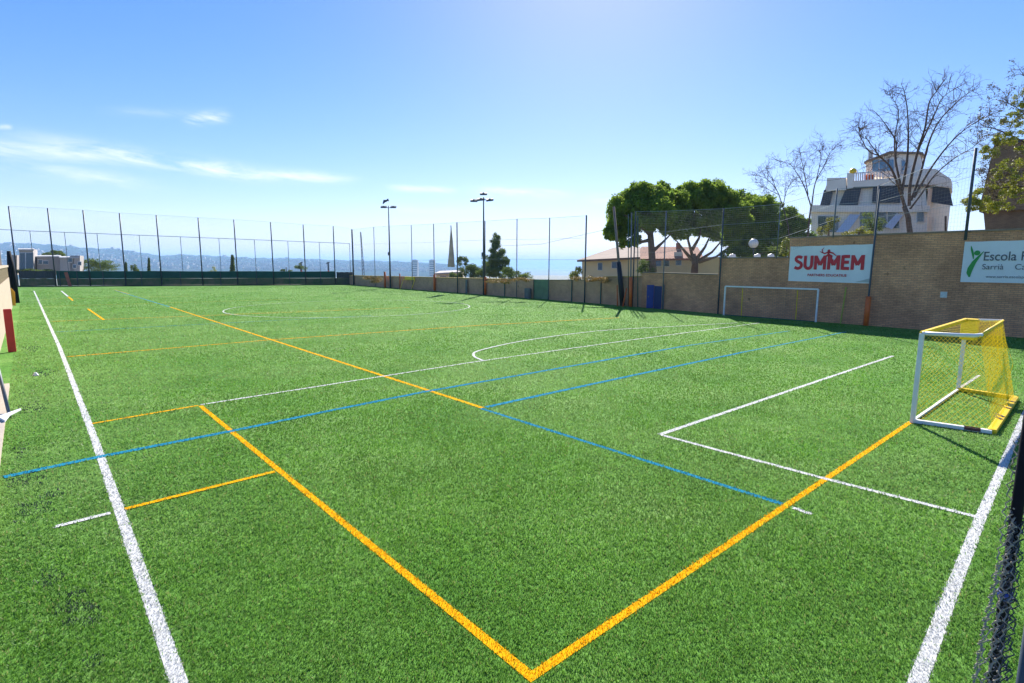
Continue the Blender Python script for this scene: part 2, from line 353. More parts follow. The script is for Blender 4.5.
# ------------------------------------------------------------------ terrain, sea, hills
PLAT = [(-1.2, -25), (-1.2, 113), (44.9, 96)]
o = MB().add([(-1.6, -30, 0), (37.2, -30, 0), (37.2, -8, 0), (37.9, 0, 0), (39.3, 20, 0), (41.1, 36, 0), (42.4, 54, 0), (44.5, 96, 0), (44.2, 97.5, 0), (-1.6, 116.5, 0)], [tuple(range(10))]).build('artificial_turf', 'turf'); tag(o, kind='structure')
# concrete kerb strip on the left, brown soil sheet further out
o = MB().box((-.93, 1, .03), (.60, 40, .14)).build('kerb', 'concrete'); tag(o, kind='structure')

def lowland():
    rs = np.concatenate([[0], np.geomspace(20, 4500, 34)]); na = 180; V = []; F = []
    for i, r in enumerate(rs):
        for k in range(na):
            a = 2*math.pi*k/na; x = 20+r*math.sin(a); y = 45+r*math.cos(a)
            d = max(0, r-85); z = -.6-70*(1-math.exp(-(d/420)**1.2))
            if r > 110: z += 2.0*math.sin(x*.011)*math.cos(y*.013)*min(1, d/300)
            V.append((x, y, z))
    for i in range(len(rs)-1):
        for k in range(na): q = (k+1) % na; F.append((i*na+k, (i+1)*na+k, (i+1)*na+q, i*na+q))
    return npmesh('terrain', V, F, 'ground_soil')
tag(lowland(), kind='structure')
SEA_Z = -71.5
V = []; F = []
for i, r in enumerate([3800, 8000, 16000, 26000]):
    for k in range(96): a = 2*math.pi*k/96; V.append((r*math.sin(a), r*math.cos(a), SEA_Z))
for i in range(3):
    for k in range(96): q = (k+1) % 96; F.append((i*96+k, (i+1)*96+k, (i+1)*96+q, i*96+q))
tag(npmesh('sea', V, F, 'sea'), kind='structure')
# hillside behind the right wall: raised ground, higher near the camera
WALL = [(36.9, -8), (37.6, 0), (39.0, 20), (40.8, 36), (42.1, 54), (44.2, 96)]
def wall_x(y):
    for (x0, y0), (x1, y1) in zip(WALL, WALL[1:]):
        if y <= y1: return x0+(x1-x0)*(y-y0)/(y1-y0)
    return WALL[-1][0]
def hillside_z(y): return float(np.interp(y, [-30, 14, 22, 30, 36, 60, 100, 140], [4.7, 4.4, 2.6, 2.0, 1.5, .8, .5, -1.5]))
V = []; ys = np.linspace(-30, 135, 60); us = [0, 2, 6, 14, 30, 60, 100]
for y in ys:
    for u in us: V.append((wall_x(y)+.40+u, y, hillside_z(y)*(1 if u < 30 else 1-.3*(u-30)/70)-.02*u+.12*math.sin(y*.4+u) if u < 100 else -12))
F = [(i*7+k, i*7+k+1, (i+1)*7+k+1, (i+1)*7+k) for i in range(59) for k in range(6)]
tag(npmesh('hillside', V, F, 'ground_soil'), kind='structure')
# far ridge: heights from its outline on the horizon
prof = [(-320, 236), (-150, 240), (0, 243.5), (25, 243), (51, 244.5), (71, 246.5), (89, 248), (112, 248.6), (124, 250.2), (145, 253.2), (164, 256), (177, 254.6), (202, 255.2), (234, 257), (262, 258), (297, 258.4), (336, 260), (370, 260.6), (405, 261.6), (440, 263.2), (462, 265.3), (490, 268)]
RD = 7200.
def ridge_top(px):
    y = np.interp(px, [p[0] for p in prof], [p[1] for p in prof])+.35*math.sin(px*.33)+.25*math.sin(px*.87+1)
    d = ray(px, y); d = d/math.hypot(d[0], d[1]); return CAM[2]+d[2]*RD, d
V = []; pxs = np.arange(-320, 492, 4.); rows = [(3300, 0), (3900, .10), (4500, .26), (5000, .36), (5600, .55), (6200, .72), (6700, .86), (7200, 1.), (8200, .55), (9500, -.05)]
for px in pxs:
    zt, d = ridge_top(px)
    for (dist, f) in rows:
        wob = .10*math.sin(px*.11+dist*.002)+.07*math.sin(px*.29+dist*.0037) if 0 < f < 1 else 0
        V.append((d[0]*dist, d[1]*dist, SEA_Z-6+(zt-SEA_Z+6)*(f+wob*f)))
nr = len(rows); F = [(i*nr+k, i*nr+k+1, (i+1)*nr+k+1, (i+1)*nr+k) for i in range(len(pxs)-1) for k in range(nr-1)]
ridge = npmesh('hills', V, F, 'hill'); tag(ridge, kind='structure')
HV = np.array(V).reshape(len(pxs), nr, 3)
mb = MB()
for _ in range(2600):
    i = int(len(pxs)*rng.random()**.8*.999) % (len(pxs)-1); k = int(rng.choice([2, 3, 4, 5, 6], p=[.38, .34, .20, .07, .01])); t, s_ = rng.random(), rng.random()
    p = HV[i, k]*(1-t)*(1-s_)+HV[i+1, k]*t*(1-s_)+HV[i, k+1]*(1-t)*s_+HV[i+1, k+1]*t*s_
    w, d_, hh = 12+24*rng.random(), 12+18*rng.random(), 8+14*rng.random()
    mb.box((p[0], p[1], p[2]+hh/2-3), (w, d_, hh), rng.random()*3)
tag(mb.build('distant_city', 'city'), kind='stuff')

# ------------------------------------------------------------------ pitch lines
LINES = []
def pline(pts, w, c, name='pitch_line'):
    pts = [np.array(p, float) for p in pts]; LINES.append((pts, w, c)); zz = .004+.0004*len(LINES)
    V = []; n = len(pts)
    for i, p in enumerate(pts):
        d = pts[min(i+1, n-1)]-pts[max(i-1, 0)]; d = d/np.linalg.norm(d); s = np.array([-d[1], d[0]])*w/2
        V += [(*(p-s), zz), (*(p+s), zz)]
    o = MB().add(V, [(2*i, 2*i+2, 2*i+3, 2*i+1) for i in range(n-1)]).build(name, 'line_'+c); tag(o, kind='structure')
def spl(pts, k=8):
    pts = np.array(pts, float); out = []
    for i in range(len(pts)-1):
        p0, p1, p2, p3 = pts[max(i-1, 0)], pts[i], pts[i+1], pts[min(i+2, len(pts)-1)]
        for t in np.linspace(0, 1, k, endpoint=False): out.append(.5*((2*p1)+(-p0+p2)*t+(2*p0-5*p1+4*p2-p3)*t*t+(-p0+3*p1-3*p2+p3)*t**3))
    return out+[pts[-1]]
pline([(.64, 1.0), (.665, 4.9), (.745, 13.4), (.79, 30.), (.58, 94.)], .125, 'white')
RLINE = [(-.2, .62)]+[tuple(ground(*q)[:2]) for q in ((917, 683), (948, 601), (980, 519), (1003, 466), (1023, 419))]; RLINE.append((24., RLINE[-1][1]+.2))
pline(RLINE, .125, 'white')
pline([(2.90, 3.05), (14.9, 2.98)], .095, 'yellow')
pline([(20.3, 2.98), (23.3, 2.95)], .08, 'white')
pline([(2.95, 3.05), (2.97, 15.05)], .10, 'yellow')
pline([(8.14, 10.32), (8.14, 3.08)], .10, 'blue')
pline([(8.13, 2.92), (8.11, 2.66)], .08, 'white')
pline([(8.2, 10.32), (8.42, 30), (8.69, 52.5)], .12, 'yellow')
pline([(8.69, 52.6), (8.75, 90)], .14, 'faint_blue')
pline([(9.80, 1.02), (9.70, 3.), (9.68, 6.16)], .10, 'white')
pline([(9.68, 6.20), (17.5, 6.10), (25.78, 5.97)], .11, 'white')
pline([(.80, 14.86), (2.93, 15.12)], .09, 'yellow')
pline([(3.0, 15.16), (12.07, 15.64), (22, 15.6), (34.63, 15.27)], .09, 'white')
gp = lambda *a: [tuple(ground(*q)[:2]) for q in a]
pline(gp((4, 477.5), (100, 457), (236, 430.5), (330, 411), (424.8, 392), (522, 375), (686, 346)), .15, 'blue')
pline(gp((686, 346), (790, 331)), .13, 'faint_blue')
pline(gp((486, 407.5), (526, 398.7), (624.6, 377.4), (745, 352)), .15, 'blue')
pline(gp((745, 352), (846, 332)), .13, 'faint_blue')
pline([(.89, 26.42), (8.32, 26.5), (20, 25.3), (30.34, 23.1)], .11, 'yellow')
pline([(0.0, 9.20), (.60, 9.22)], .09, 'white')
pline([(.77, 9.24), (2.88, 9.32)], .09, 'yellow')
pline([(.9, 43.4), (16.3, 40.9), (24, 40.0)], .11, 'yellow')
pline([(.9, 59.0), (20, 57.0)], .13, 'faint_yellow')
pline([(.9, 36.5), (18, 35.2)], .10, 'faint_blue')
pline([(.9, 71.0), (14, 69.0)], .14, 'faint_yellow')
pline([(3.40, 54.), (3.43, 42.7)], .13, 'yellow')
pline([(3.24, 92.), (3.18, 76.)], .15, 'white')
pline([(3.18, 75.), (3.14, 67.)], .15, 'yellow')
pline([(8.9, 92.), (8.9, 78.)], .15, 'faint_yellow')
pline(spl([(12.45, 15.64), (12.9, 16.8), (14.1, 17.75), (17.78, 18.73), (23.3, 18.96), (28.5, 17.6), (33.5, 16.2)]), .10, 'white')
pline([(20.5+9.9*math.cos(t), 43.+9.1*math.sin(t)) for t in np.linspace(0, 2*math.pi, 49)], .11, 'faint_white')
pline([(11, 42.2), (20, 42.2)], .08, 'faint_yellow')

# fibres of the near turf, coloured where the lines are woven in
def blades():
    segs = []
    for pts, w, c in LINES:
        for a, b in zip(pts, pts[1:]): segs.append((a, b, w/2, LC[c]))
    P = []; scl = []; rg_ = np.linspace(.3, 98, 4000); D0, R0 = 6200., 5.0
    den = D0*np.minimum(1, R0/rg_)**2.0; cum = np.cumsum(den*rg_); A0, A1 = -R(8), R(100); tot = int(cum[-1]*(rg_[1]-rg_[0])*(A1-A0)); cum /= cum[-1]
    for _ in range(1):
        n = tot; r = np.interp(rng.random(n), cum, rg_); a = A0+(A1-A0)*rng.random(n)
        x, y = r*np.sin(a), r*np.cos(a)
        q = np.stack([x, y, np.zeros(n)], 1)-CAM; zc = q@_fw; u = q@_r2/zc*FPX; v = -(q@_u2)/zc*FPX
        ok = (zc > .5) & (abs(u) < 512+190) & (v < 342+130) & (x > -.63) & (x < 37+y*.07) & (y < 113-x*.42)
        P.append(np.stack([x[ok], y[ok]], 1)); scl.append(np.maximum(1., r[ok]/R0))
    P = np.concatenate(P); scl = np.concatenate(scl)
    # worn spots where the black rubber infill shows: thin the fibres there
    worn = np.zeros(len(P), bool)
    wob = .12*np.sin(P[:, 0]*23+np.sin(P[:, 1]*17)*2)+.12*np.sin(P[:, 1]*19+P[:, 0]*11)
    for (cx, cy, rx, ry) in [(-.30, 11.6, .22, .35), (-.22, 10.1, .22, .35), (.0, 10.6, .15, .2), (.05, 6.9, .12, .3), (.16, 6.6, .10, .2), (-.1, 7.7, .12, .2), (.15, 5.75, .06, .12), (-.38, 13.5, .12, .5), (-.2, 17.5, .3, .5), (.1, 23, .3, .8), (-.1, 30, .25, 1.)]:
        q = ((P[:, 0]-cx)/rx)**2+((P[:, 1]-cy)/ry)**2+wob*5
        worn |= (q < 1) & (rng.random(len(P)) < .55)
    n = len(P)
    C = np.zeros((n, 3)); t = rng.random(n)[:, None]
    lo = np.array([.055, .165, .018]); hi = np.array([.185, .36, .050]); C[:] = lo+(hi-lo)*t
    patch = .5+.5*np.sin(P[:, 0]*.9+1.3*np.sin(P[:, 1]*.7))*np.sin(P[:, 1]*1.1+.8*np.sin(P[:, 0]*.5)); fine = .5+.5*np.sin(P[:, 0]*5.1+2*np.sin(P[:, 1]*3.3))*np.sin(P[:, 1]*4.7)
    C *= (.84+.18*patch+.14*fine)[:, None]
    def vn(sc, seed):
        g = np.random.default_rng(seed).random((64, 64)); u, v = P[:, 0]*sc+9.3, P[:, 1]*sc+4.1; iu, iv = np.floor(u).astype(int), np.floor(v).astype(int); fu, fv = u-iu, v-iv; fu, fv = fu*fu*(3-2*fu), fv*fv*(3-2*fv)
        G_ = lambda a, b: g[a % 64, b % 64]
        return (G_(iu, iv)*(1-fu)+G_(iu+1, iv)*fu)*(1-fv)+(G_(iu, iv+1)*(1-fu)+G_(iu+1, iv+1)*fu)*fv
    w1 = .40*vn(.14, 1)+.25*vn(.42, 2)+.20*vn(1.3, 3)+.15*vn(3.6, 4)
    pale = np.clip((w1-.36)*3.2, 0, 1)*np.clip((np.hypot(P[:, 0], P[:, 1])-4)/9, .12, 1)  # pale patches, stronger away from the camera: midfield sheen painted into fibre colour
    C *= (.78+.44*vn(.9, 5)*.6+.44*vn(4.5, 6)*.4)[:, None]
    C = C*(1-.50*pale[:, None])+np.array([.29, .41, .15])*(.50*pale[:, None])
    dry = rng.random(n) < .05; C[dry] = np.array([.26, .28, .10]); C[worn] = np.array([.035, .055, .045])
    onl = np.zeros(n, bool)
    for a, b, hw, c in segs:
        d = b-a; L = np.linalg.norm(d); d = d/L; q = P-a; s_ = q@d; e = abs(q[:, 0]*d[1]-q[:, 1]*d[0])
        inn = (s_ > -.01) & (s_ < L+.01) & (e < hw+.012*rng.normal(size=n))
        j = rng.random(n) < .97; m_ = inn & j; onl |= m_; C[m_] = np.array(c)*(.88+.2*rng.random(m_.sum()))[:, None]
    hgt = (.016+.016*rng.random(n))*np.minimum(scl, 1.4); wd = (.0026+.0020*rng.random(n))*scl**.85; hgt = np.where(onl, hgt*.8, hgt)
    a = rng.random(n)*2*math.pi; lean = rng.random(n)*1.0
    gr = np.stack([np.cos(a), np.sin(a)], 1); ld = a+rng.normal(size=n)*.9+math.pi/2
    root = np.concatenate([P, np.full((n, 1), .0)], 1)
    side = np.concatenate([gr*wd[:, None], np.zeros((n, 1))], 1)
    tip = root+np.stack([np.cos(ld)*hgt*lean, np.sin(ld)*hgt*lean, hgt*(1-.35*lean)], 1)
    V = np.stack([root-side, root+side, tip+side*.55, tip-side*.55], 1).reshape(-1, 3)
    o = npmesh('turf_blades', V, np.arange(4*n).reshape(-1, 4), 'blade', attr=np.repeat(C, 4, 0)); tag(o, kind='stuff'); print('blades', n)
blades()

# ------------------------------------------------------------------ brick walls on the right side
def wseg(y0, y1, h0, h1, thick=.34, z=0.):
    """wall pieces following WALL between y0..y1"""
    ys = sorted({y0, y1}|{p[1] for p in WALL if y0 < p[1] < y1}); mb = MB()
    for a, b in zip(ys, ys[1:]):
        ha = h0+(h1-h0)*(a-y0)/(y1-y0); hb = h0+(h1-h0)*(b-y0)/(y1-y0); xa, xb = wall_x(a), wall_x(b)
        v = [(xa, a, z), (xb, b, z), (xb+thick, b, z), (xa+thick, a, z), (xa, a, ha), (xb, b, hb), (xb+thick, b, hb), (xa+thick, a, ha)]
        mb.add(v, [(0, 1, 2, 3), (7, 6, 5, 4), (1, 0, 4, 5), (3, 2, 6, 7), (0, 3, 7, 4), (2, 1, 5, 6)])
    return mb
def coping(y0, y1, h0, h1, over=.05, t=.09):
    ys = sorted({y0, y1}|{p[1] for p in WALL if y0 < p[1] < y1}); mb = MB()
    for a, b in zip(ys, ys[1:]):
        ha = h0+(h1-h0)*(a-y0)/(y1-y0); hb = h0+(h1-h0)*(b-y0)/(y1-y0)
        mb.bar((wall_x(a)+.17, a, ha+t/2), (wall_x(b)+.17, b, hb+t/2), .34+2*over, t)
    return mb
def wall(label, y0, y1, h0, h1, m='brick', cm='coping'):
    w = thing('brick_wall', label, 'wall', (wall_x(y0), y0, 0))
    wseg(y0, y1, h0, h1).build('brickwork', m, w); coping(y0, y1, h0, h1).build('coping', cm, w); return w
def band(mb, y0, y1, z0, z1, out=.03, off=-.002):
    pass
w1 = wall('tall brown brick wall that carries both white banners', -8, 15.42, 5.44, 5.44)
w2 = wall('brick wall behind the far white goal, one step lower than the banner wall', 15.425, 20.6, 4.14, 4.14, 'brick')
w3 = wall('low brown brick wall holding the blue door, left of the far white goal', 20.605, 28.0, 2.90, 2.98)
w4 = wall('short brick wall between the blue door and the leaning wooden pole, with a pale rounded top', 28.005, 32.6, 2.62, 2.50, 'brick_low', 'yellow_rail')
w5 = wall('long low buff wall running away along the touchline under the tall net poles', 32.605, 40.6, 2.22, 2.02, 'brick_low')
w6 = wall('far low buff wall with a yellowish top rail, beyond the green mesh sheet', 43.1, 96., 2.0, 1.62, 'brick_low', 'yellow_rail')
# blue door in the low wall: part of it
y0, y1 = 25.7, 27.0
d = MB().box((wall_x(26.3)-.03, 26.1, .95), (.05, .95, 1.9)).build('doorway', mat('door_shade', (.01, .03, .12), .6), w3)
d2 = MB(); d2.prism([(wall_x(26.6)-.06, 26.62, .03), (wall_x(26.6)-.55, 26.98, .03), (wall_x(26.6)-.55, 26.98, 1.98), (wall_x(26.6)-.06, 26.62, 1.98)], (.04, .03, 0)); dl = d2.build('door', 'blue_paint', w3)
MB().box((wall_x(26.6)-.50, 26.85, 1.0), (.07, .05, .12)).build('handle', 'pale_steel', dl)
MB().bar((wall_x(25.6)-.05, 25.58, 0), (wall_x(25.6)-.05, 25.58, 2.05), .07).build('door_frame', 'pale_steel', w3)
# green mesh sheet closing the gap in the low wall
g = thing('mesh_sheet', 'pale green see-through sheet filling the gap in the low buff wall', 'sheet', (wall_x(41.8), 41.8, 0))
M['green_sheet'] = mat('green_sheet', (.14, .22, .12), .7, .25, 1.2)
MB().prism([(wall_x(40.6)+.1, 40.65, 0.02), (wall_x(43.1)+.1, 43.05, .02), (wall_x(43.1)+.1, 43.05, 2.08), (wall_x(40.6)+.1, 40.65, 2.12)], (.02, 0, 0)).build('sheet', 'green_sheet', g)
for yy in (40.66, 43.04): MB().bar((wall_x(yy)+.06, yy, 0), (wall_x(yy)+.06, yy, 2.18), .05).build('post', 'green_paint', g)
# white notice
MB().box((wall_x(6.8)-.02, 6.75, 2.05), (.03, .30, .33)).build('notice', 'worn_white', loc=(wall_x(6.8)-.02, 6.75, 2.05)); nb = col.objects[-1]
tag(nb, 'small white square notice alone on the tall brick wall', 'notice')

# banners
wdir = np.array([39.0-37.6, 20., 0]); wdir /= np.linalg.norm(wdir); wn_ = np.array([-wdir[1], wdir[0], 0.])  # toward the pitch (-x)
XR = -wdir   # reading direction: to the right seen from the pitch
def banner(label, yl, yr, zt, zb, ztr=None, zbr=None):
    t = thing('banner', label, 'banner', (wall_x(yl)-.03, yl, zb))
    ztr = ztr or zt; zbr = zbr or zb
    a = np.array([wall_x(yl), yl, 0]); b = np.array([wall_x(yr), yr, 0])
    mb = MB(); n = 14
    V = []
    for i in range(n+1):
        u = i/n; p = a*(1-u)+b*u+wn_*(.05+.012*math.sin(u*17)+.008*math.sin(u*41)); zb_ = zb+(zbr-zb)*u; zt_ = zt+(ztr-zt)*u-.02*math.sin(u*math.pi*4)**2
        V += [(p[0], p[1], zb_), (p[0], p[1], zt_)]
    V2 = [tuple(np.array(v)-np.append(wn_[:2]*.012, 0)) for v in V]
    F = [(2*i, 2*i+1, 2*i+3, 2*i+2) for i in range(n)]; mb.add(V, F); mb.add(V2, [q[::-1] for q in F])
    mb.build('sheet', 'banner', t); return t
def onbanner(yl, off_m, z): p = np.array([wall_x(yl), yl, 0])+XR*off_m; return np.array([p[0], p[1], z])+wn_*.075
b1 = banner('white banner reading SUMMEM in big red letters under a red dancing emblem', 15.33, 10.42, 4.90, 2.60, 4.93, 2.56)
def flatpoly(pts, mb, yl, x0, z0, sc=1.):
    P = [onbanner(yl, x0+x*sc, z0+z*sc) for x, z in pts]; mb.add(P, [tuple(range(len(P)))]); return mb
def stroke(pts, w, mb, yl, x0, z0, sc=1.):
    pts = np.array(pts, float); L = []; Rr = []
    for i in range(len(pts)):
        d = pts[min(i+1, len(pts)-1)]-pts[max(i-1, 0)]; d /= np.linalg.norm(d); s = np.array([-d[1], d[0]])*(w[i] if hasattr(w, '__len__') else w)/2; L.append(pts[i]+s); Rr.append(pts[i]-s)
    for i in range(len(pts)-1): flatpoly([L[i], L[i+1], Rr[i+1], Rr[i]], mb, yl, x0, z0, sc)
def disc(mb, yl, x0, z0, cx, cz, r, sc=1.): flatpoly([(cx+r*math.cos(t), cz+r*math.sin(t)) for t in np.linspace(0, 2*math.pi, 20, endpoint=False)], mb, yl, x0, z0, sc)
LW = {'U': (.66, [[(.10, 1), (.10, .38), (.14, .2), (.24, .1), (.33, .08), (.42, .1), (.52, .2), (.56, .38), (.56, 1)]]),
      'M': (.82, [[(.10, 0), (.10, 1)], [(.72, 0), (.72, 1)], [(.12, .93), (.41, .32)], [(.70, .93), (.41, .32)]]),
      'E': (.56, [[(.10, 0), (.10, 1)], [(.10, .09), (.54, .09)], [(.10, .52), (.50, .52)], [(.10, .91), (.54, .91)]]),
      'S': (.60, [[(.54, .84), (.40, .91), (.27, .92), (.14, .86), (.11, .73), (.18, .62), (.32, .54), (.46, .46), (.52, .32), (.46, .16), (.32, .08), (.18, .09), (.04, .17)]])}
cx_ = .34
for ch in 'SUMMEM':
    w_, st = LW[ch]; e = MB()
    for k_, P_ in enumerate(st): stroke(spl(P_, 3) if ch in 'SU' else P_, .215, e, 15.33, cx_, 3.38+.001*k_, .90)
    e.v = [tuple(np.array(v)+wn_*.0005*(i_//4 % 7)) for i_, v in enumerate(e.v)]
    e.build('lettering', 'red_ink', b1); cx_ += (w_+.05)*.93
text_mesh(None, 'lettering', 'PARTNERS EDUCATIUS', .22, 'red_ink', b1, onbanner(15.33, 1.25, 2.95), XR, wn_, bold=.02, width=2.35)
e = MB()
disc(e, 15.33, 2.45, 4.02, .0, .55, .09)
stroke([(-.55, .42), (-.25, .28), (0, .38), (.25, .30), (.5, .10)], [.03, .09, .12, .09, .03], e, 15.33, 2.45, 4.12)
stroke([(0, .42), (-.02, .20), (-.25, .02), (-.42, -.10)], [.12, .14, .09, .03], e, 15.33, 2.45, 4.12)
stroke([(0, .22), (.22, .12), (.18, -.08), (.4, -.16)], [.12, .09, .07, .03], e, 15.33, 2.45, 4.12)
stroke([(-.35, .30), (-.42, .52), (-.30, .66)], [.05, .06, .02], e, 15.33, 2.45, 4.12)
e.build('emblem', 'red_ink', b1)
M['grey_print'] = mat('grey_print', (.45, .47, .46), .6)
e = MB(); flatpoly([(4.1, -.02), (4.9, -.02), (4.9, .22), (4.55, .10)], e, 15.33, .0, 2.66); e.build('printed_skyline', 'grey_print', b1)
b2 = banner('white school banner with a green leaping figure and grey words, right edge of the view', 6.08, 1.2, 4.93, 2.77)
e = MB(); Y2 = 6.08
disc(e, Y2, .25, 3.2, .33, 1.12, .13)
stroke([(.04, 1.50), (.09, 1.30), (.17, 1.02), (.20, .80)], [.02, .09, .10, .03], e, Y2, .25, 3.2)
stroke([(.60, 1.20), (.42, .93), (.24, .62), (.12, .30), (.08, .06), (.12, -.16)], [.02, .10, .19, .24, .21, .06], e, Y2, .25, 3.2)
e.build('emblem', 'green_ink', b2)
text_mesh(None, 'lettering', 'Escola Pia', .66, 'dark_ink', b2, onbanner(Y2, .88, 3.92), XR, wn_, bold=.004, width=2.05)
text_mesh(None, 'lettering', 'Sarrià    Calassanç', .40, 'dark_ink', b2, onbanner(Y2, .86, 3.46), XR, wn_, bold=.0, width=2.75)
text_mesh(None, 'lettering', 'www.sarria.escolapia.cat', .20, 'dark_ink', b2, onbanner(Y2, 1.05, 3.02), XR, wn_, bold=.0, width=1.9)

# ------------------------------------------------------------------ near goal (white and yellow)
def goal_near():
    xl, xr, yf = 14.86, 19.84, 2.94; t = thing('goal', 'near movable goal with white posts, yellow crossbar and yellow net', 'goal', ((xl+xr)/2, yf, 0))
    hh = 2.06; s = .09
    MB().bar((xl, yf, 0), (xl, yf, hh), s).build('post', 'white_paint', t, bevel=.008)
    p = MB().bar((xr, yf, 0), (xr, yf, hh-.4), s).build('post', 'white_paint', t, bevel=.008)
    MB().bar((xr-.05, yf-.10, hh-.55), (xr-.05, yf-.10, hh+.04), .34, .36).build('corner_pad', 'yellow_paint', p, bevel=.03)
    MB().bar((xl, yf, hh), (xr, yf, hh), s, s).build('crossbar', 'yellow_paint', t, bevel=.008)
    bl, br_ = np.array([15.12, 1.60, .05]), np.array([19.45, 1.72, .05]); tl, tr = np.array([15.22, 2.02, hh]), np.array([20.35, 2.22, hh])
    tube = MB().tube([(xl, yf, hh), (15.12, 2.30, hh), (15.24, 2.10, hh), (15.55, 2.02, hh)], .042, 8); tube.build('top_bar', 'white_paint', t, smooth=True)
    MB().tube([(15.55, 2.02, hh), tr], .03, 8).build('top_bar', 'yellow_paint', t, smooth=True)
    MB().tube([(xr, yf, hh), tr], .035, 8).build('top_bar', 'white_paint', t, smooth=True)
    MB().bar((xl, yf, .05), (bl[0], bl[1], .05), .11, .08).build('base_bar', 'white_paint', t, bevel=.008)
    MB().bar((15.03, 2.05, .06), (15.08, 1.78, .06), .125, .06).build('worn_patch', 'red_worn', t)
    MB().bar((xl, yf, .04), (xr, yf, .04), .06, .05).build('base_bar', 'worn_white', t)
    MB().bar((xr, yf, .05), (br_[0]+.2, br_[1]-.05, .05), .12, .10).build('base_bar', 'yellow_paint', t, bevel=.01)
    # wide yellow ballast box at the back, with dark scuffs
    bb = MB().bar(bl, br_+np.array([.15, -.02, 0]), .15, .11).build('ballast_box', 'yellow_paint', t, bevel=.012)
    for u in (.30, .37, .62, .84): p = bl*(1-u)+br_*u; MB().box((p[0], p[1]+.03, .116), (.30, .07, .006), .25+u).build('scuff', 'black', bb)
    BL, BR, TL, TR = bl+[0, 0, .05], br_+[.15, 0, .05], np.array([15.3, 2.0, hh]), tr
    nb_ = net(BL, BR, TL, TR, .17, .0065, diamond=True)
    net((xl, yf-.04, .1), BL, (xl, yf-.04, hh), TL, .10, .005, nb_, True)
    net((xr, yf-.04, .1), BR, (xr, yf-.04, hh), TR, .12, .006, nb_, True)
    net((xl, yf-.04, hh-.02), (xr, yf-.04, hh-.02), TL, TR, .42, .005, nb_, True)
    # slack folds gathered at the far side
    for k in range(6):
        q0 = TR+np.array([-.1-k*.04, .3*rng.random()+.0, -.02]); q1 = BR+np.array([-.25-.03*k, .5*rng.random(), 0])
        mid = (q0+q1)/2+np.array([.10*rng.normal()-.1, .12*rng.normal(), -.1]); nb_.tube([q0, mid, q1], .006, 3, False)
    nb_.build('net', 'yellow_cord', t)
goal_near()

# ------------------------------------------------------------------ far goal against the wall
def goal_far():
    y0, y1 = 13.22, 19.5; x = 38.12; t = thing('goal', 'far white goal standing close in front of the brick wall', 'goal', (x, (y0+y1)/2, 0)); hh = 2.12
    for yy in (y0, y1): MB().bar((x, yy, 0), (x, yy, hh), .10).build('post', 'white_paint', t, bevel=.01)
    MB().bar((x, y0, hh), (x, y1, hh), .10).build('crossbar', 'white_paint', t, bevel=.01)
    for yy in (14.6, 18.35):
        MB().tube([(x+.35, yy, 0), (x+.30, yy, 2.0)], .03, 6).build('net_stay', 'yellow_cord', t)
    MB().bar((x+.1, y0, .03), (x+.1, y1, .03), .05).build('base_bar', 'green_paint', t)
    net((x+.05, y0, .05), (x+.42, y1, .05), (x+.05, y0, hh), (x+.3, y1, hh), .12, .006).build('net', 'net', t)
goal_far()
o = MB().tube([(38.30, 11.83, 0), (38.33, 11.70, 2.3)], .035, 8).build('pole', 'lime_leaf', loc=(38.3, 11.83, 0)); o.data.materials[0] = mat('lime_paint', (.35, .40, .05), .5, .2, 2)
tag(o, 'thin yellow-green pole leaning on the brick wall right of the far white goal', 'pole')

# ------------------------------------------------------------------ side net fence over the walls
def pole_z(px, pxb, pyb): return None
def wpt(px, py):
    d = ray(px, py)
    for (x0, y0), (x1, y1) in zip(WALL, WALL[1:]):
        n = np.array([-(y1-y0), (x1-x0)]); t = (n@np.array([x0, y0]))/(n@d[:2]); q = d*t+CAM
        if y0-.01 <= q[1] <= y1+.01 and t > 0: return q
    return CAM+d*t
def side_fence(label, posts, netz, dark=False):
    """posts: (px at base, py top, pad height or 0, radius)"""
    q0 = wpt(posts[0][0], 300); t = thing('ball_stop_fence', label, 'fence', (q0[0]-.3, q0[1], 0)); tops = []
    for (px, pyt, pad, r, zb) in posts:
        b = wpt(px, 300); x, y = b[0]-.22, b[1]
        zt = wpt(px-(285-pyt)*(px-550)/-3700., pyt)[2]
        st = 'steel' if r > .05 else 'pale_steel'
        p = MB().tube([(x, y, zb), (x, y, zt)], r, 8).build('post', st, t, smooth=True)
        if pad: MB().tube([(x, y, .05), (x, y, pad)], r+.11, 10).build('pad', 'orange_pad', p, smooth=True)
        tops.append((x, y, zt))
    mb = MB(); cb_ = MB()
    for a, b in zip(tops, tops[1:]):
        za, zb_ = netz(a[1]), netz(b[1]); net((a[0], a[1], za), (b[0], b[1], zb_), (a[0], a[1], a[2]-.05), (b[0], b[1], b[2]-.05), .14, .006, mb)
        cb_.tube([(a[0], a[1], a[2]-.04), (b[0], b[1], b[2]-.04)], .012, 4)
        for f in (.33, .66):
            cb_.tube([(a[0], a[1], za+(a[2]-za)*f), (b[0], b[1], zb_+(b[2]-zb_)*f)], .010, 4)
    mb.build('net', 'net', t); cb_.build('cable', 'cable', t); return tops
side_fence('tall net fence on slim grey poles above the low buff wall, some poles padded orange', [(586, 215.5, 0, .07, 0), (550, 218, 0, .05, 0), (518, 219, 0, .05, 0), (486.5, 221, 2.2, .055, 0), (459, 222.5, 0, .08, 0), (436, 224, 2.3, .055, 0), (414, 225, 0, .05, 0), (392, 226, 0, .05, 0), (377, 227, 0, .05, 0), (355.5, 229.5, 0, .14, 0)], lambda y: 2.1 if y < 60 else 1.8)
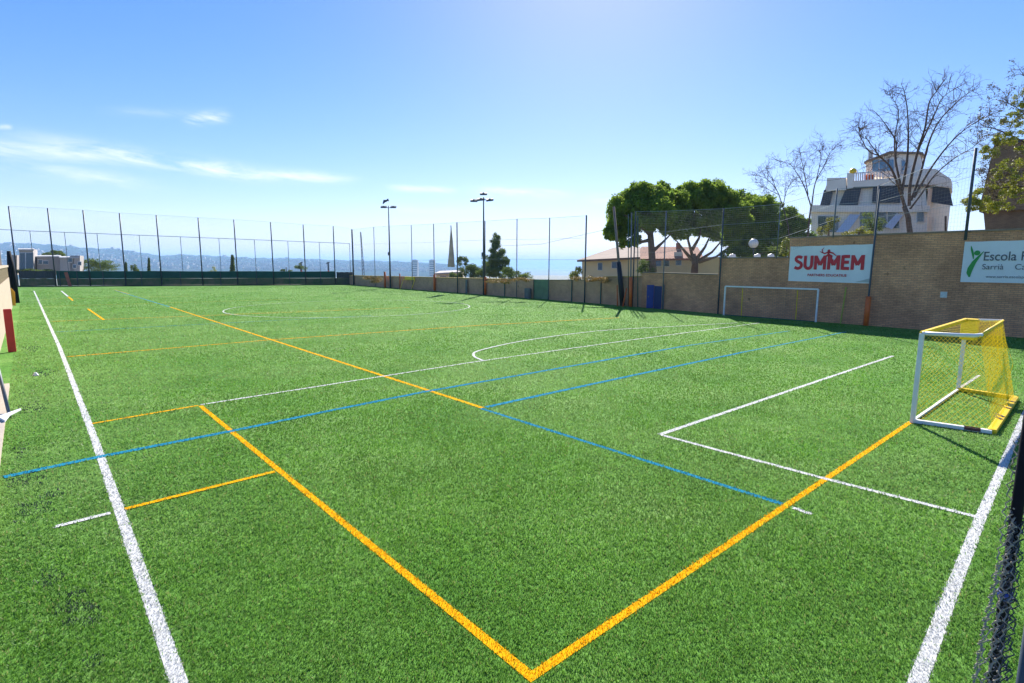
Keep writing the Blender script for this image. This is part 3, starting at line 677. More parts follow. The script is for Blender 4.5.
side_fence('net fence on steel poles above the stepped brick walls, beside the stone pines', [(634, 211.5, 0, .055, 0), (664, 211, 0, .05, 0), (720, 208.5, 0, .055, 0), (775, 204, 0, .04, 4.1), (829, 189, 0, .045, 5.4), (869, 186, 0, .045, 5.4), (959, 149, 0, .07, 5.0)], lambda y: 5.55 if y < 15.4 else (4.3 if y < 20.6 else 3.05))
# leaning steel pole with an orange pad in front of the tall wall
b = wpt(868, 325); tp = wpt(880, 188); tp = tp+(CAM-tp)*.008
t = thing('net_pole', 'slim pole with a long orange pad, leaning on the tall wall beside the red-lettered banner', 'pole', (b[0]-.45, b[1], 0))
P0 = np.array([b[0]-.45, b[1], 0]); P1 = tp
MB().tube([P0, P0*.72+P1*.28, P1], .055, 8).build('tube', 'steel', t, smooth=True)
MB().tube([P0+[0, 0, .04], P0*.78+P1*.22], .15, 10).build('pad', 'orange_pad', t, smooth=True)
# group of padded poles at the corner between the walls
def clump_pole(pb, pt, r, m, pad, pm, label, dx=.4, low=0.05):
    b = wpt(*pb); tpp = wpt(*pt); a = np.array([b[0]-dx, b[1], 0]); c = np.array([tpp[0]-dx*.8, tpp[1], tpp[2]])
    t = thing('net_pole', label, 'pole', a); MB().tube([a, c], [r, r*.8], 8).build('tube', m, t, smooth=True)
    if pad:
        L = c[2]; MB().tube([a+(c-a)*(low/L), a+(c-a)*(pad/L)], r+.09, 10).build('pad', pm, t, smooth=True)
    return t
clump_pole((625.5, 303), (616, 207), .13, 'wood_pole', 3.9, 'black', 'thick brown wooden pole wrapped in black, leaning over the wall corner')
clump_pole((623, 303.5), (621.5, 285), .06, 'orange_pad', 0, 'orange_pad', 'short bright orange padded post at the foot of the black-wrapped pole', .8)
clump_pole((628.5, 304.5), (631, 288), .07, 'orange_pad', 0, 'orange_pad', 'short orange pad tilted to the right, middle one of the corner cluster', .8)
clump_pole((634.5, 307), (635, 213), .06, 'pale_steel', 2.6, 'orange_pad', 'pale straight steel pole with a wide orange pad, right of the tilted orange pad', .6)
clump_pole((640.5, 307), (640, 216), .045, 'green_paint', 0, 'orange_pad', 'thin dark green pole right of the wide orange pad', .4)
clump_pole((630.5, 304), (630, 214), .04, 'green_paint', 0, 'orange_pad', 'thin green pole standing behind the tilted orange pad', .3)
for px, hh, lab in ((388.5, 2.5, 'orange foam pad on a short post left of the first floodlight mast'), (403.5, 2.3, 'slim dark orange post right of the first floodlight mast')):
    q = wpt(px, 286); o = MB().tube([(q[0]-.6, q[1], 0), (q[0]-.6, q[1], hh)], .17 if px < 400 else .09, 10).build('padded_post', 'orange_pad', loc=(q[0]-.6, q[1], 0), smooth=True); tag(o, lab, 'post')
q = wpt(411, 288); t = thing('goal', 'small yellow folded goal frame resting against the far low wall', 'goal', (q[0]-.5, q[1], 0))
for k, (dy) in enumerate((-1.6, 1.6)): MB().tube([(q[0]-.9, q[1]+dy, 0), (q[0]-.3, q[1]+dy, 1.45)], .05, 6).build('post', 'yellow_paint', t)
MB().tube([(q[0]-.3, q[1]-1.6, 1.45), (q[0]-.3, q[1]+1.6, 1.45)], .05, 6).build('crossbar', 'yellow_paint', t)
MB().box((q[0]-.15, q[1], 1.62), (.2, 2.6, .5)).build('foam_block', 'yellow_paint', t)
q = wpt(468, 290); o = MB().bar((q[0]-.25, q[1], 0), (q[0]-.25, q[1], 1.75), .10, .35).build('flat_post', 'blue_paint', loc=(q[0]-.25, q[1], 0)); o.data.materials[0] = mat('slate_paint', (.13, .14, .14), .6, .2, 2)
tag(o, 'slate blue flat post standing against the far low wall', 'post')
q = wpt(530, 297); o = MB().box((q[0]-.35, q[1], .62), (.25, .8, 1.05)).box((q[0]-.50, q[1], .35), (.05, .7, .4)).build('cabinet', 'slate', loc=(q[0]-.35, q[1], 0)) if False else MB().box((q[0]-.35, q[1], .55), (.25, .8, 1.1)).box((q[0]-.49, q[1], .6), (.03, .62, .8)).build('cabinet', o.data.materials[0], loc=(q[0]-.35, q[1], 0))
tag(o, 'grey-blue box cabinet at the foot of the low wall, left of the green sheet', 'cabinet')
for px, lab in ((505, 'dark green drain pipe on the low wall, left one of two'), (572, 'dark pipe on the low wall right of the green sheet'), (601, 'dark pipe at the left end of the wall with the rounded top')):
    q = wpt(px, 300); o = MB().tube([(q[0]-.06, q[1], 0), (q[0]-.06, q[1], 2.25)], .06, 6).build('pipe', 'green_paint', loc=(q[0]-.06, q[1], 0)); tag(o, lab, 'pipe')
col.objects[-1]; 
# bunched pale net hanging from a pole
q = Plane(70); 
pts = [q.p(451, 227), q.p(448.4, 267), q.p(455.0, 267)]
t = thing('furled_net', 'tall narrow tan net bundle hanging in a long triangle beside a dark pole', 'net', (pts[1][0], pts[1][1], 2.2))
v = []; n = 9
mb = MB(); rings = []
for i in range(12):
    u = i/11; l_ = pts[0]*(1-u)+pts[1]*u; r_ = pts[0]*(1-u)+pts[2]*u; c_ = (l_+r_)/2; w_ = np.linalg.norm(r_-l_)/2+.04
    for k in range(12):
        a = 2*math.pi*k/12; rr = w_*(1+.18*math.cos(3*a+u*3)); rings.append(c_+np.array([_r[0]*math.cos(a)*rr, _r[1]*math.cos(a)*rr, 0])+np.array([math.sin(YAW), math.cos(YAW), 0])*math.sin(a)*rr*.7)
mb.add(rings, [(i*12+k, i*12+(k+1) % 12, (i+1)*12+(k+1) % 12, (i+1)*12+k) for i in range(11) for k in range(12)])
M['tan_net'] = mat('tan_net', (.36, .35, .33), .9, .2, 1.5, trans=.6)
mb.build('net_cloth', 'tan_net', t); MB().tube([pts[0]+[0, 0, .2], pts[0]-[0, 0, .4]], .05, 6).build('hook', 'steel', t)

# ------------------------------------------------------------------ floodlight masts
def mast(label, px, pyb, pyt, heads):
    b = wpt(px, pyb); x, y = b[0]-.35, b[1]; z = wpt(px-(pyb-pyt)*.03, pyt)[2]
    t = thing('floodlight_mast', label, 'floodlight', (x, y, 0))
    MB().tube([(x, y, 0), (x, y, z*.5), (x, y, z)], [.14, .11, .07], 10).build('mast', 'steel', t, smooth=True)
    MB().bar((x-_r[0]*1.2, y-_r[1]*1.2, z-.3), (x+_r[0]*1.2, y+_r[1]*1.2, z-.3), .09).build('crossarm', 'dark_steel', t)
    for (s, dz, tilt) in heads:
        c = np.array([x+_r[0]*s, y+_r[1]*s, z+dz]); f = np.array([math.sin(YAW), math.cos(YAW), 0])
        h_ = MB(); h_.prism([c-_r*.42-f*.25+[0, 0, -.02-tilt], c+_r*.42-f*.25+[0, 0, -.02+tilt], c+_r*.42+f*.35+[0, 0, .18], c-_r*.42+f*.35+[0, 0, .18]], (0, 0, -.22)); h_.box((c[0], c[1], c[2]-.05), (.22, .22, .3))
        h_.build('floodlight', 'dark_steel', t)
    for k in range(3):
        MB().box((x-.12, y, z*.42+k*.05), (.28, .22, .5)).build('junction_box', 'steel', t) if k == 0 else None
    return t
mast('floodlight mast with two lamp heads and a tilted one above, left of the other mast', 392.5, 288, 206, [(-.75, -.15, .0), (.75, -.15, .0), (-.4, .75, .35)])
mast('floodlight mast with a cluster of four lamp heads, beside the dark conifer', 486, 296, 198, [(-1.15, -.35, 0), (-.3, -.2, .05), (.75, -.25, .05), (0., .45, 0)])

# ------------------------------------------------------------------ back fences
BL_, BR_ = np.array([-2.2, 113.5]), np.array([43.9, 94.3])
def bpt(px, off=0.):
    d = ray(px, 285); e = BR_-BL_; n = np.array([-e[1], e[0]])/np.linalg.norm(e); t = (n@BL_+off)/(n@d[:2]); return d[:2]*t
def bz(px, py, off=0.):
    d = ray(px, py); e = BR_-BL_; n = np.array([-e[1], e[0]])/np.linalg.norm(e); t = (n@BL_+off)/(n@d[:2]); return CAM[2]+d[2]*t
t = thing('ball_stop_fence', 'tall dark pole fence with green windscreen cloth across the far end of the pitch', 'fence', (*bpt(17), 0))
posts = [(18, 5.5, 206), (56, 43.5, 208), (90.5, 80, 210), (126, 116.5, 213), (162, 155, 215), (203, 197, 217.5), (238, 232.5, 219.5), (274, 269, 222), (306, 301.5, 224.5), (335.5, 332.5, 226)]
tops = []
for (pb, ptx, pyt) in posts:
    q = bpt(pb); z = bz(ptx, pyt); MB().tube([(q[0], q[1], 0), (q[0], q[1], z)], .095, 8).build('post', 'dark_steel', t, smooth=True); tops.append((q[0], q[1], z))
q = bpt(354); tops.append((q[0], q[1], bz(352, 229)))
mb = MB(); cbm = MB()
for a, b in zip(tops, tops[1:]):
    net((a[0], a[1], 2.3), (b[0], b[1], 2.3), a, b, .20, .006, mb); cbm.tube([a, b], .012, 4)
mb.build('net', 'net_dark', t); cbm.build('cable', 'cable', t)
M['cloth_green'] = mat('cloth_green', (.015, .10, .085), .8, .15, .5, trans=.4)
M['cloth_grey'] = mat('cloth_grey', (.05, .055, .06), .85, .15, .6)
M['mesh_brown'] = mat('mesh_brown', (.17, .16, .13), .9, c2=(.06, .13, .07), scale=.7, trans=.5)
def cloth(pa, pb, z0, z1, m, off):
    a, b = bpt(pa, off), bpt(pb, off); mb = MB(); n = 16; V = []
    for i in range(n+1):
        u = i/n; p = a*(1-u)+b*u; s = -.05*abs(math.sin(u*math.pi*3)); V += [(p[0], p[1], z0), (p[0], p[1]+.03*math.sin(u*40), z1+s)]
    F = [(2*i, 2*i+2, 2*i+3, 2*i+1) for i in range(n)]; mb.add(V, F); mb.add([(v[0], v[1]+.03, v[2]) for v in V], [f[::-1] for f in F]); return mb
cloth(20, 57, 1.22, 2.42, 0, .15).build('windscreen', 'cloth_grey', t); cloth(57.5, 336, 1.22, 2.42, 0, .15).build('windscreen', 'cloth_green', t)
cloth(20, 57, .12, 1.24, 0, .2).build('lower_mesh', 'mesh_brown', t); cloth(57.5, 352, .12, 1.24, 0, .2).build('lower_mesh', 'mesh_brown', t)
cloth(337, 353, 1.22, 2.3, 0, .15).build('windscreen', 'cloth_grey', t)
cloth(14, 353, .0, .14, 0, .05).build('base_board', 'black', t)
for k, px in enumerate((60.5, 78, 104, 142, 181, 221, 257, 290, 321)):
    q = bpt(px, .05); MB().bar((q[0], q[1], 0), (q[0], q[1], 2.4), .10).build('short_post', 'dark_steel', t)
# second, lower fence behind
t = thing('mesh_fence', 'thin grey rail and post fence standing behind the far dark pole fence', 'fence', (*bpt(30, 2.5), 0))
rl = []
for (pb, ptp) in ((36, 31.5), (70, 65), (102, 97), (143.5, 138.5), (184, 179), (222, 218), (257, 253), (290, 287), (321, 319), (351, 350)):
    q = bpt(pb, 2.5); pyt = 231+(243.5-231)*(ptp-31.5)/(350-31.5); z = bz(ptp, pyt, 2.5); MB().tube([(q[0], q[1], -.6), (q[0], q[1], z)], .045, 6).build('post', 'pale_steel', t); rl.append((q[0], q[1], z))
q = bpt(6, 2.5); rl = [(q[0], q[1], bz(4, 229.5, 2.5))]+rl
mb = MB(); nb_ = MB()
for a, b in zip(rl, rl[1:]): mb.tube([a, b], .04, 5); net((a[0], a[1], 2.), (b[0], b[1], 2.), a, b, .2, .0035, nb_)
mb.build('top_rail', 'pale_steel', t); nb_.build('net', 'net', t)
# red-white post and yellow-white gate frame near the left end of the far fence
q = bpt(70, -.35); o = MB().bar((q[0], q[1], 0), (q[0]-.35, q[1], 2.2), .42, .15).build('padded_post', 'red_vinyl', loc=(q[0], q[1], 0)); o.data.materials[0] = mat('coral_pad', (.42, .10, .07), .6, .15, 2)
tag(o, 'coral red padded post slanting in front of the far fence, near its left end', 'post')

# ------------------------------------------------------------------ left edge: perimeter wall, mat, poles
M['panel_cream'] = mat('panel_cream', (.40, .32, .24), .8, .1, 1.2)
M['slat_tan'] = mat('slat_tan', (.30, .23, .14), .8, .2, 3)
t = thing('perimeter_wall', 'cream panel wall with a tan slatted band along the left touchline', 'wall', (-1.05, 20, 0))
MB().box((-1.13, 40, 1.2), (.16, 40, 2.4)).build('panel', 'panel_cream', t)
MB().box((-1.13, 40, 3.3), (.24, 40, .16)).build('cap', 'panel_cream', t)
mb = MB()
for k in range(96): mb.box((-1.10, 20.4+k*.415, 2.81), (.05, .16, .82))
mb.build('slat_band', 'slat_tan', t)
MB().box((-1.17, 40, 2.81), (.05, 40, .80)).build('backing', 'wood_pole', t)
t = thing('shed', 'dark brown shed looming above the left perimeter wall', 'shed', (-3.4, 48, 0))
MB().box((-3.4, 48, 3.2), (4.0, 26, 6.4)).build('wall', mat('shed_brown', (.06, .045, .04), .8, .2, 1), t)
MB().box((-3.4, 48, 6.5), (4.3, 26.4, .18)).build('roof', 'dark_steel', t)
o = MB().box((-.68, 29.3, .86), (.25, .14, 1.72), .05).build('crash_mat', 'red_vinyl', loc=(-.64, 29.3, 0), bevel=.03); tag(o, 'upright red crash mat leaning against the left wall', 'mat')
t = thing('padded_pole', 'navy blue padded pole near the far end of the left wall', 'pole', (-.95, 66, 0))
MB().tube([(-.95, 66, 0), (-.95, 66, 3.2), (-.97, 66, 4.6)], [.34, .26, .14], 10).build('pad', 'navy', t, smooth=True)
t = thing('hanging_bib', 'orange yellow bib hanging beside the navy padded pole', 'bib', (-1.2, 60, .5))
MB().prism([(-1.25, 60, .15), (-.85, 60, .1), (-.8, 60, 1.2), (-1.0, 60, 1.55), (-1.15, 60, 1.3)], (0, .12, 0)).build('cloth', 'orange_pad', t); t.children[0].data.materials[0] = mat('bib', (.75, .35, .02), .7)
t = thing('folded_goal', 'grey tube frame with a white foot plate, leaning on the left wall nearest the camera', 'goal', (-.62, 17, 0))
MB().tube([(-.56, 16.6, .05), (-.80, 18.6, 1.7)], .035, 8).build('leg', 'pale_steel', t, smooth=True)
MB().tube([(-.80, 18.6, 1.7), (-.85, 24.0, 1.7)], .035, 8).build('top_tube', 'pale_steel', t, smooth=True)
MB().prism([(-.75, 16.3, .10), (-.36, 16.9, .10), (-.55, 16.4, .10), (-.62, 15.8, .10)][::1], (0, 0, .05)).build('foot_plate', 'white_paint', t)
MB().box((-.80, 17.9, .55), (.05, 1.8, .8)).build('board', 'slat_tan', t)
o = MB().tube([(-.05, 22.6, 0), (-.05, 22.6, .10)], [.09, .03], 10).build('marker_cone', 'white_paint', loc=(-.05, 22.6, 0)); tag(o, 'tiny white marker cone on the turf left of the white touchline', 'cone')

# ------------------------------------------------------------------ near right corner: pole, post and bundled net
def near_pt(px, py, D): d = ray(px, py); return CAM+d*(D/FPX)
a = near_pt(1010, 560, 2.7)
t = thing('net_pole', 'navy net pole close to the camera at the right edge', 'pole', (a[0], a[1], 0))
MB().tube([(a[0], a[1], 0), (a[0], a[1], 4.6)], .024, 12).build('tube', 'navy', t, smooth=True)
MB().tube([(a[0], a[1], 1.86), (a[0], a[1], 1.90)], .031, 12).build('collar', 'blue_paint', t, smooth=True)
b = near_pt(1026, 655, 2.2)
o = MB().tube([(b[0], b[1], 0), (b[0], b[1], 2.30)], .018, 12).build('tube_post', 'dark_steel', loc=(b[0], b[1], 0), smooth=True); tag(o, 'bare grey steel tube in the bottom right corner', 'post')
t = thing('bundled_net', 'bundle of cream and dark knotted net ropes slung beside the navy pole', 'net', (a[0]-.1, a[1], 0))
def rope(path, m, r=.004, loops=5, amp=.03, seed=0):
    rg = np.random.default_rng(seed); mb = MB()
    path = np.array(path)
    n = 80; cum = np.linspace(0, 1, n); base = np.array([[np.interp(u, np.linspace(0, 1, len(path)), path[:, k]) for k in range(3)] for u in cum])
    for j in range(loops):
        ph = rg.random()*6; o1 = rg.normal()*amp; pts = []
        for i in range(n):
            side = _r*(o1+amp*.5*(1 if (i+j) % 2 else -1)*(.6+.8*rg.random()))+np.array([math.sin(YAW), math.cos(YAW), 0])*amp*.5*math.sin(i*1.3+ph)
            pts.append(base[i]+side)
        mb.tube(pts, r, 5, False)
        for i in range(1, n-1, 2): mb.sphere(pts[i], r*1.9, 5, 4)
    return mb
top = near_pt(1022, 470, 2.75); mid = near_pt(1008, 560, 2.62); low = near_pt(988, 690, 2.45); lo2 = near_pt(978, 760, 2.4)
rope([top+[0, 0, .15], mid, low, lo2], 0, .003, 5, .019, 3).build('rope', 'rope_pale', t, smooth=True)
rope([top+[0.02, 0, .2], mid+[.03, -.01, 0], low+[.06, -.03, 0], lo2+[.08, -.04, 0]], 0, .003, 6, .022, 5).build('rope', 'rope_dark', t, smooth=True)
lowc = near_pt(973, 683, 2.42); rope([near_pt(1000, 560, 2.6), near_pt(985, 620, 2.5), lowc, near_pt(965, 740, 2.4)], 0, .0026, 2, .014, 9).build('rope', 'rope_pale', t, smooth=True)

# ------------------------------------------------------------------ trees
def trunk_part(mb, pts, r0, r1, n=7):
    m_ = len(pts); mb.tube(pts, [r0+(r1-r0)*i/(m_-1) for i in range(m_)], n)
def pine(label, D, trunk, limbs, clumps, nleaf, size, leafm='pine_leaf', r0=.50):
    pl = Plane(D); base = pl.p(*trunk[0]); base[2] -= .6
    t = thing('stone_pine', label, 'tree', base, )
    mb = MB(); tp = [base]+[pl.p(*q) for q in trunk]; trunk_part(mb, tp, r0, r0*.6, 9)
    for L in limbs: trunk_part(mb, [pl.p(x, y, o_) for x, y, o_ in L], r0*.45, .05, 6)
    mb.build('trunk', 'bark', t, smooth=True)
    k = D/FPX; cl = []
    for (cx, cy, rx, ry, off) in clumps:
        p = pl.p(cx, cy, off); cl.append((p[0], p[1], p[2], rx*k, rx*k, ry*k))
    # break every clump in many small tufts
    tu = []
    for c in cl:
        nt = 42
        d = rng.normal(size=(nt, 3)); d /= np.linalg.norm(d, axis=1)[:, None]; d *= (.45+.55*rng.random(nt)**.5)[:, None]
        for q in d:
            s = .17+.16*rng.random(); tu.append((c[0]+q[0]*c[3]*.95, c[1]+q[1]*c[4]*.95, c[2]+q[2]*c[5]*.95, c[3]*s, c[4]*s, c[5]*s*1.1))
    leaves('crown', tu, nleaf, size, leafm, t); return t
pine('leftmost broad stone pine with a dense round crown and one dark straight trunk', 60, [(653, 275), (652, 255), (650, 228)],
     [[(650, 235, 0), (638, 222, -1), (625, 215, -1.5)], [(651, 232, 0), (662, 218, 1), (672, 208, 1)], [(652, 252, 0), (662, 243, .3), (672, 233, .5)], [(650, 240, 0), (632, 244, .5), (622, 246, .5)]],
     [(650, 200, 22, 16, 0), (630, 208, 20, 17, 0), (620, 222, 16, 17, .5), (668, 206, 20, 17, .5), (645, 218, 24, 14, 1.5), (655, 214, 22, 15, -2), (628, 238, 13, 9, .5), (672, 228, 12, 9, .6), (640, 192, 14, 9, -.5), (661, 191, 12, 8, .5), (612, 232, 9, 9, 0)], 95000, .24)
pine('middle stone pine with a low forked trunk and wide spreading bare limbs', 63, [(694, 277), (695, 264), (693, 254)],
     [[(693, 258, 0), (688, 240, 0), (690, 220, 0)], [(696, 260, 0), (705, 247, .5), (712, 232, 1)], [(697, 262, 0), (712, 252, .8), (724, 238, 1)], [(692, 260, 0), (682, 248, -.5), (676, 240, -1)], [(699, 262, 0), (716, 257, -1), (730, 246, -1)], [(692, 250, 0), (699, 238, 0), (703, 222, 0)]],
     [(695, 200, 22, 16, 0), (715, 198, 20, 14, .5), (680, 210, 14, 14, .5), (705, 214, 24, 16, 0), (728, 208, 18, 15, 0), (738, 222, 14, 12, .5), (720, 230, 17, 10, 1), (682, 230, 13, 9, 0), (704, 230, 12, 8, 1), (732, 236, 10, 8, .5), (700, 188, 14, 7, 0), (688, 192, 13, 8, 1)], 90000, .24)
pine('right hand dark green pine merging behind the middle stone pine', 68, [(752, 270), (753, 250), (755, 230)], [[(754, 235, 0), (768, 222, 0), (778, 215, 0)], [(753, 240, 0), (742, 226, 0), (736, 216, 0)]],
     [(742, 203, 16, 12, 1), (755, 212, 22, 16, 0), (772, 216, 20, 14, 0), (760, 232, 24, 16, .5), (785, 228, 18, 13, .5), (736, 236, 16, 14, 1), (778, 244, 22, 11, 0), (800, 240, 13, 11, .6), (795, 222, 13, 9, .8), (750, 250, 22, 9, 0)], 95000, .24, 'pine_leaf', .25)
def bush(name, label, D, clumps, n, size, m, stem=True, cat='bush', group=None):
    pl = Plane(D); cx = np.mean([c[0] for c in clumps]); cy = max(c[1]+c[3] for c in clumps); b = pl.p(cx, cy); k = D/FPX
    t = thing(name, label, cat, b, group)
    if stem: MB().tube([b-[0, 0, .8], b+[0, 0, .5*k*10], pl.p(clumps[0][0], clumps[0][1])], [.12, .08, .03], 6).build('stem', 'bark', t)
    tu = []
    for (x, y, rx, ry) in clumps:
        p = pl.p(x, y)
        for _ in range(12):
            d = rng.normal(size=3); d /= np.linalg.norm(d); s = .3+.25*rng.random(); tu.append((p[0]+d[0]*rx*k*.75, p[1]+d[1]*rx*k*.75, p[2]+d[2]*ry*k*.75, rx*k*s, rx*k*s, ry*k*s))
    leaves('foliage', tu, n, size, m, t); return t
bush('laurel_bush', 'dark olive bush behind the brick wall step, right of the globe lamp', 55, [(770, 252, 10, 5), (785, 250, 10, 7), (742, 252, 10, 5), (728, 254, 8, 5)], 8000, .12, 'dark_leaf')
bush('laurel_bush', 'yellow-green bush where the tall wall steps up, left end', 50, [(787, 244, 5, 6), (784, 252, 4, 4)], 2500, .10, 'lime_leaf')
bush('climbing_plant', 'yellow flowering shrub in front of the left windows of the white house', 47, [(828, 224, 6, 6), (822, 231, 5, 5), (835, 220, 4, 4)], 2600, .09, 'yellow_leaf')
bush('climbing_plant', 'bright yellow low shrub peeping over the tall wall below the white awning', 46, [(858, 233, 7, 4), (868, 233, 7, 4), (847, 234, 5, 3), (862, 229, 4, 3)], 2800, .09, 'yellow_leaf')
bush('climbing_plant', 'dark green shrub before the middle windows of the white house', 48, [(868, 218, 7, 6), (877, 224, 7, 7), (870, 228, 6, 5)], 2600, .10, 'dark_leaf')
bush('pine_sapling', 'tall dark conifer beside the four headed floodlight mast', 80, [(495, 240, 5, 6), (497, 250, 8, 6), (492, 260, 11, 7), (500, 262, 9, 6), (490, 271, 14, 6), (503, 272, 9, 6)], 26000, .17, 'dark_leaf', cat='tree')
bush('garden_tree', 'leafy green tree left of the dark conifer, behind the low wall', 84, [(462, 262, 6, 5), (468, 270, 9, 6), (478, 276, 8, 7), (456, 276, 6, 6)], 11000, .17, 'dark_leaf', cat='tree')
bush('garden_shrub', 'olive shrub just right of the dark conifer above the wall', 64, [(515, 276, 9, 5), (508, 272, 6, 5), (526, 277, 8, 4)], 4000, .12, 'dark_leaf')
bush('climbing_plant', 'rust coloured creeper trailing over the low wall right of the conifer', 56, [(505, 281, 8, 2.5), (520, 280, 9, 3), (492, 281, 8, 2)], 2500, .10, 'rust_leaf', stem=False)
bush('climbing_plant', 'rust and yellow creeper on the wall below the cream house', 50, [(590, 279, 8, 3), (604, 280, 8, 3), (576, 279, 6, 2.5)], 2500, .09, 'rust_leaf', stem=False)
bush('climbing_plant', 'small reddish creeper on the far end of the low wall', 80, [(375, 280, 8, 3), (368, 278, 5, 2)], 1500, .14, 'rust_leaf', stem=False)
bush('garden_shrub', 'yellow-green bushy tree left of the cream house gable', 70, [(578, 272, 4, 6), (574, 277, 5, 5)], 2600, .13, 'lime_leaf')
bush('garden_shrub', 'dark shrub under the eaves of the cream house', 60, [(645, 263, 5, 5), (650, 270, 6, 5), (640, 270, 5, 4)], 2500, .12, 'dark_leaf')
bush('hedge', 'olive green round hedge tree behind the left part of the far fence', 140, [(88, 264, 8, 4), (98, 262, 8, 5), (108, 265, 9, 4), (100, 268, 14, 4)], 6000, .25, 'dark_leaf', cat='tree')
bush('hedge', 'green flat topped tree on the roofline of the grey houses', 150, [(50, 253, 6, 3), (57, 254, 6, 3), (46, 255, 4, 2.5)], 3000, .25, 'dark_leaf', cat='tree')
bush('hedge', 'small pointed bush left of the two thin cypresses', 140, [(134, 268, 3, 4), (136, 271, 3, 3)], 1200, .22, 'dark_leaf', cat='tree')
for (px, y0, y1, w_, lab) in ((232.5, 255, 272, 2.4, 'tall dark cypress column rising above the far fence'), (126, 263, 272, 1.2, 'small thin cypress left of the pointed bush pair'), (149, 258, 272, 1.3, 'thin cypress with a leaning twin, beyond the far fence')):
    pl = Plane(150); k = 150/FPX; b = pl.p(px, 274); t = thing('cypress', lab, 'tree', b)
    MB().tube([b-[0, 0, 1], pl.p(px, y0+3)], [.2, .05], 6).build('trunk', 'bark', t)
    leaves('foliage', [(*pl.p(px, y), w_*k*(1-.45*(y1-y)/(y1-y0)), w_*k*(1-.45*(y1-y)/(y1-y0)), 2.6*k) for y in np.arange(y0+2, y1+1, 2.)], 2600, .3, 'dark_leaf', t)
bush('garden_shrub', 'brownish green bush sticking up over the far fence cloth', 112, [(213, 272, 3.5, 5), (217, 277, 4, 5)], 1800, .2, 'lime_leaf', cat='bush')
bush('hedge', 'low hedge line behind the grey houses left of the far fence', 125, [(30, 271, 8, 2), (45, 271, 9, 2), (20, 271, 6, 2)], 2600, .22, 'dark_leaf', cat='hedge')
bush('garden_tree', 'small dark tree by the cranes beyond the far fence', 150, [(298, 266, 3.5, 3), (303, 268, 4, 3)], 900, .25, 'dark_leaf', cat='tree')
bush('garden_shrub', 'pair of tiny dark bushes poking over the middle of the far fence', 150, [(283, 270.5, 2.5, 1.5), (290, 271, 2, 1.2)], 600, .25, 'dark_leaf', cat='bush')

# bare trees: main limbs traced, twigs grown by recursion
def bare(label, D, trunk, limbs, r0, depth=3, ntw=7, sc=1., name='bare_tree', leaf=None):
    pl = Plane(D); k = D/FPX; base = pl.p(*trunk[0]); base[2] -= 1.5; t = thing(name, label, 'tree', base); mb = MB(); ends = []
    tp = [base]+[pl.p(*q) for q in trunk]; trunk_part(mb, tp, r0*1.1, r0*.8, 10)
    def twig(p, d, L, r, lv):
        pts = [p]; n = 4; q = p.copy(); dd = d.copy()
        for i in range(n):
            dd = dd+rng.normal(size=3)*.20+np.array([0, 0, .02]); dd /= np.linalg.norm(dd); q = q+dd*L/n; pts.append(q.copy())
        mb.tube(pts, [r*(1-.7*i/n) for i in range(n+1)], 4 if lv > 1 else 3, False); ends.append(pts[-1])
        if lv > 0:
            for _ in range(3):
                i = rng.integers(1, n+1); nd = dd+rng.normal(size=3)*.75; nd /= np.linalg.norm(nd); twig(pts[i], nd, L*(.45+.25*rng.random()), max(.010, r*.6), lv-1)
    for (L, ra, rb) in limbs:
        P = spl([pl.p(x, y, o_) for x, y, o_ in L], 5); m_ = len(P); ra *= .72; mb.tube(P, [ra*(1-i/(m_-1))**1.15+rb for i in range(m_)], 7, False)
        for j in range(ntw*3):
            i = int(m_*.25+rng.random()*m_*.75); i = min(i, m_-2); d = P[i+1]-P[i]; d /= np.linalg.norm(d); d = d*.8+rng.normal(size=3)*.75+np.array([0, 0, .05]); d /= np.linalg.norm(d)
            twig(P[i], d, sc*(.9+1.0*rng.random())*(1.25-.7*i/m_), max(.019, (ra+(rb-ra)*i/m_)*.38), depth-1)
    mb.build('trunk', 'pale_bark', t, smooth=True)
    return t, ends, pl, k
c6 = lambda pts, o0=0, o1=0: [(740+x/3.595, 50+y/3.595, o0+(o1-o0)*i/max(1, len(pts)-1)) for i, (x, y) in enumerate(pts)]
bare('large bare tree with a wide leafless crown in front of the white house', 40, [(910.5, 238), (908, 217), (904, 206)],
     [(c6([(592, 562), (570, 490), (540, 420), (500, 380), (450, 310)], 0, -1.0), .13, .02), (c6([(580, 520), (600, 400), (605, 300), (600, 200), (585, 130)], 0, .6), .12, .015),
      (c6([(608, 560), (612, 480), (640, 360), (665, 280), (680, 190), (705, 150), (745, 95)], 0, -1.2), .14, .015), (c6([(615, 540), (650, 440), (680, 330), (720, 250), (800, 170), (850, 140)], 0, 1.4), .11, .015),
      (c6([(625, 530), (690, 420), (760, 330), (830, 270), (910, 230)], 0, -.6), .10, .012), (c6([(612, 570), (650, 520), (700, 450), (770, 390), (830, 355), (860, 330)], 0, 1.0), .09, .012),
      (c6([(585, 520), (560, 400), (560, 330), (525, 270), (490, 225)], 0, 1.2), .10, .012), (c6([(560, 420), (555, 320), (570, 220), (535, 155)], .6, 1.8), .07, .01), (c6([(645, 350), (700, 230), (730, 170), (790, 130)], 0, -1.6), .07, .01), (c6([(500, 380), (460, 360), (430, 300), (440, 280)], -.6, -1.2), .05, .01)], .19, 3, 7, 1.0)
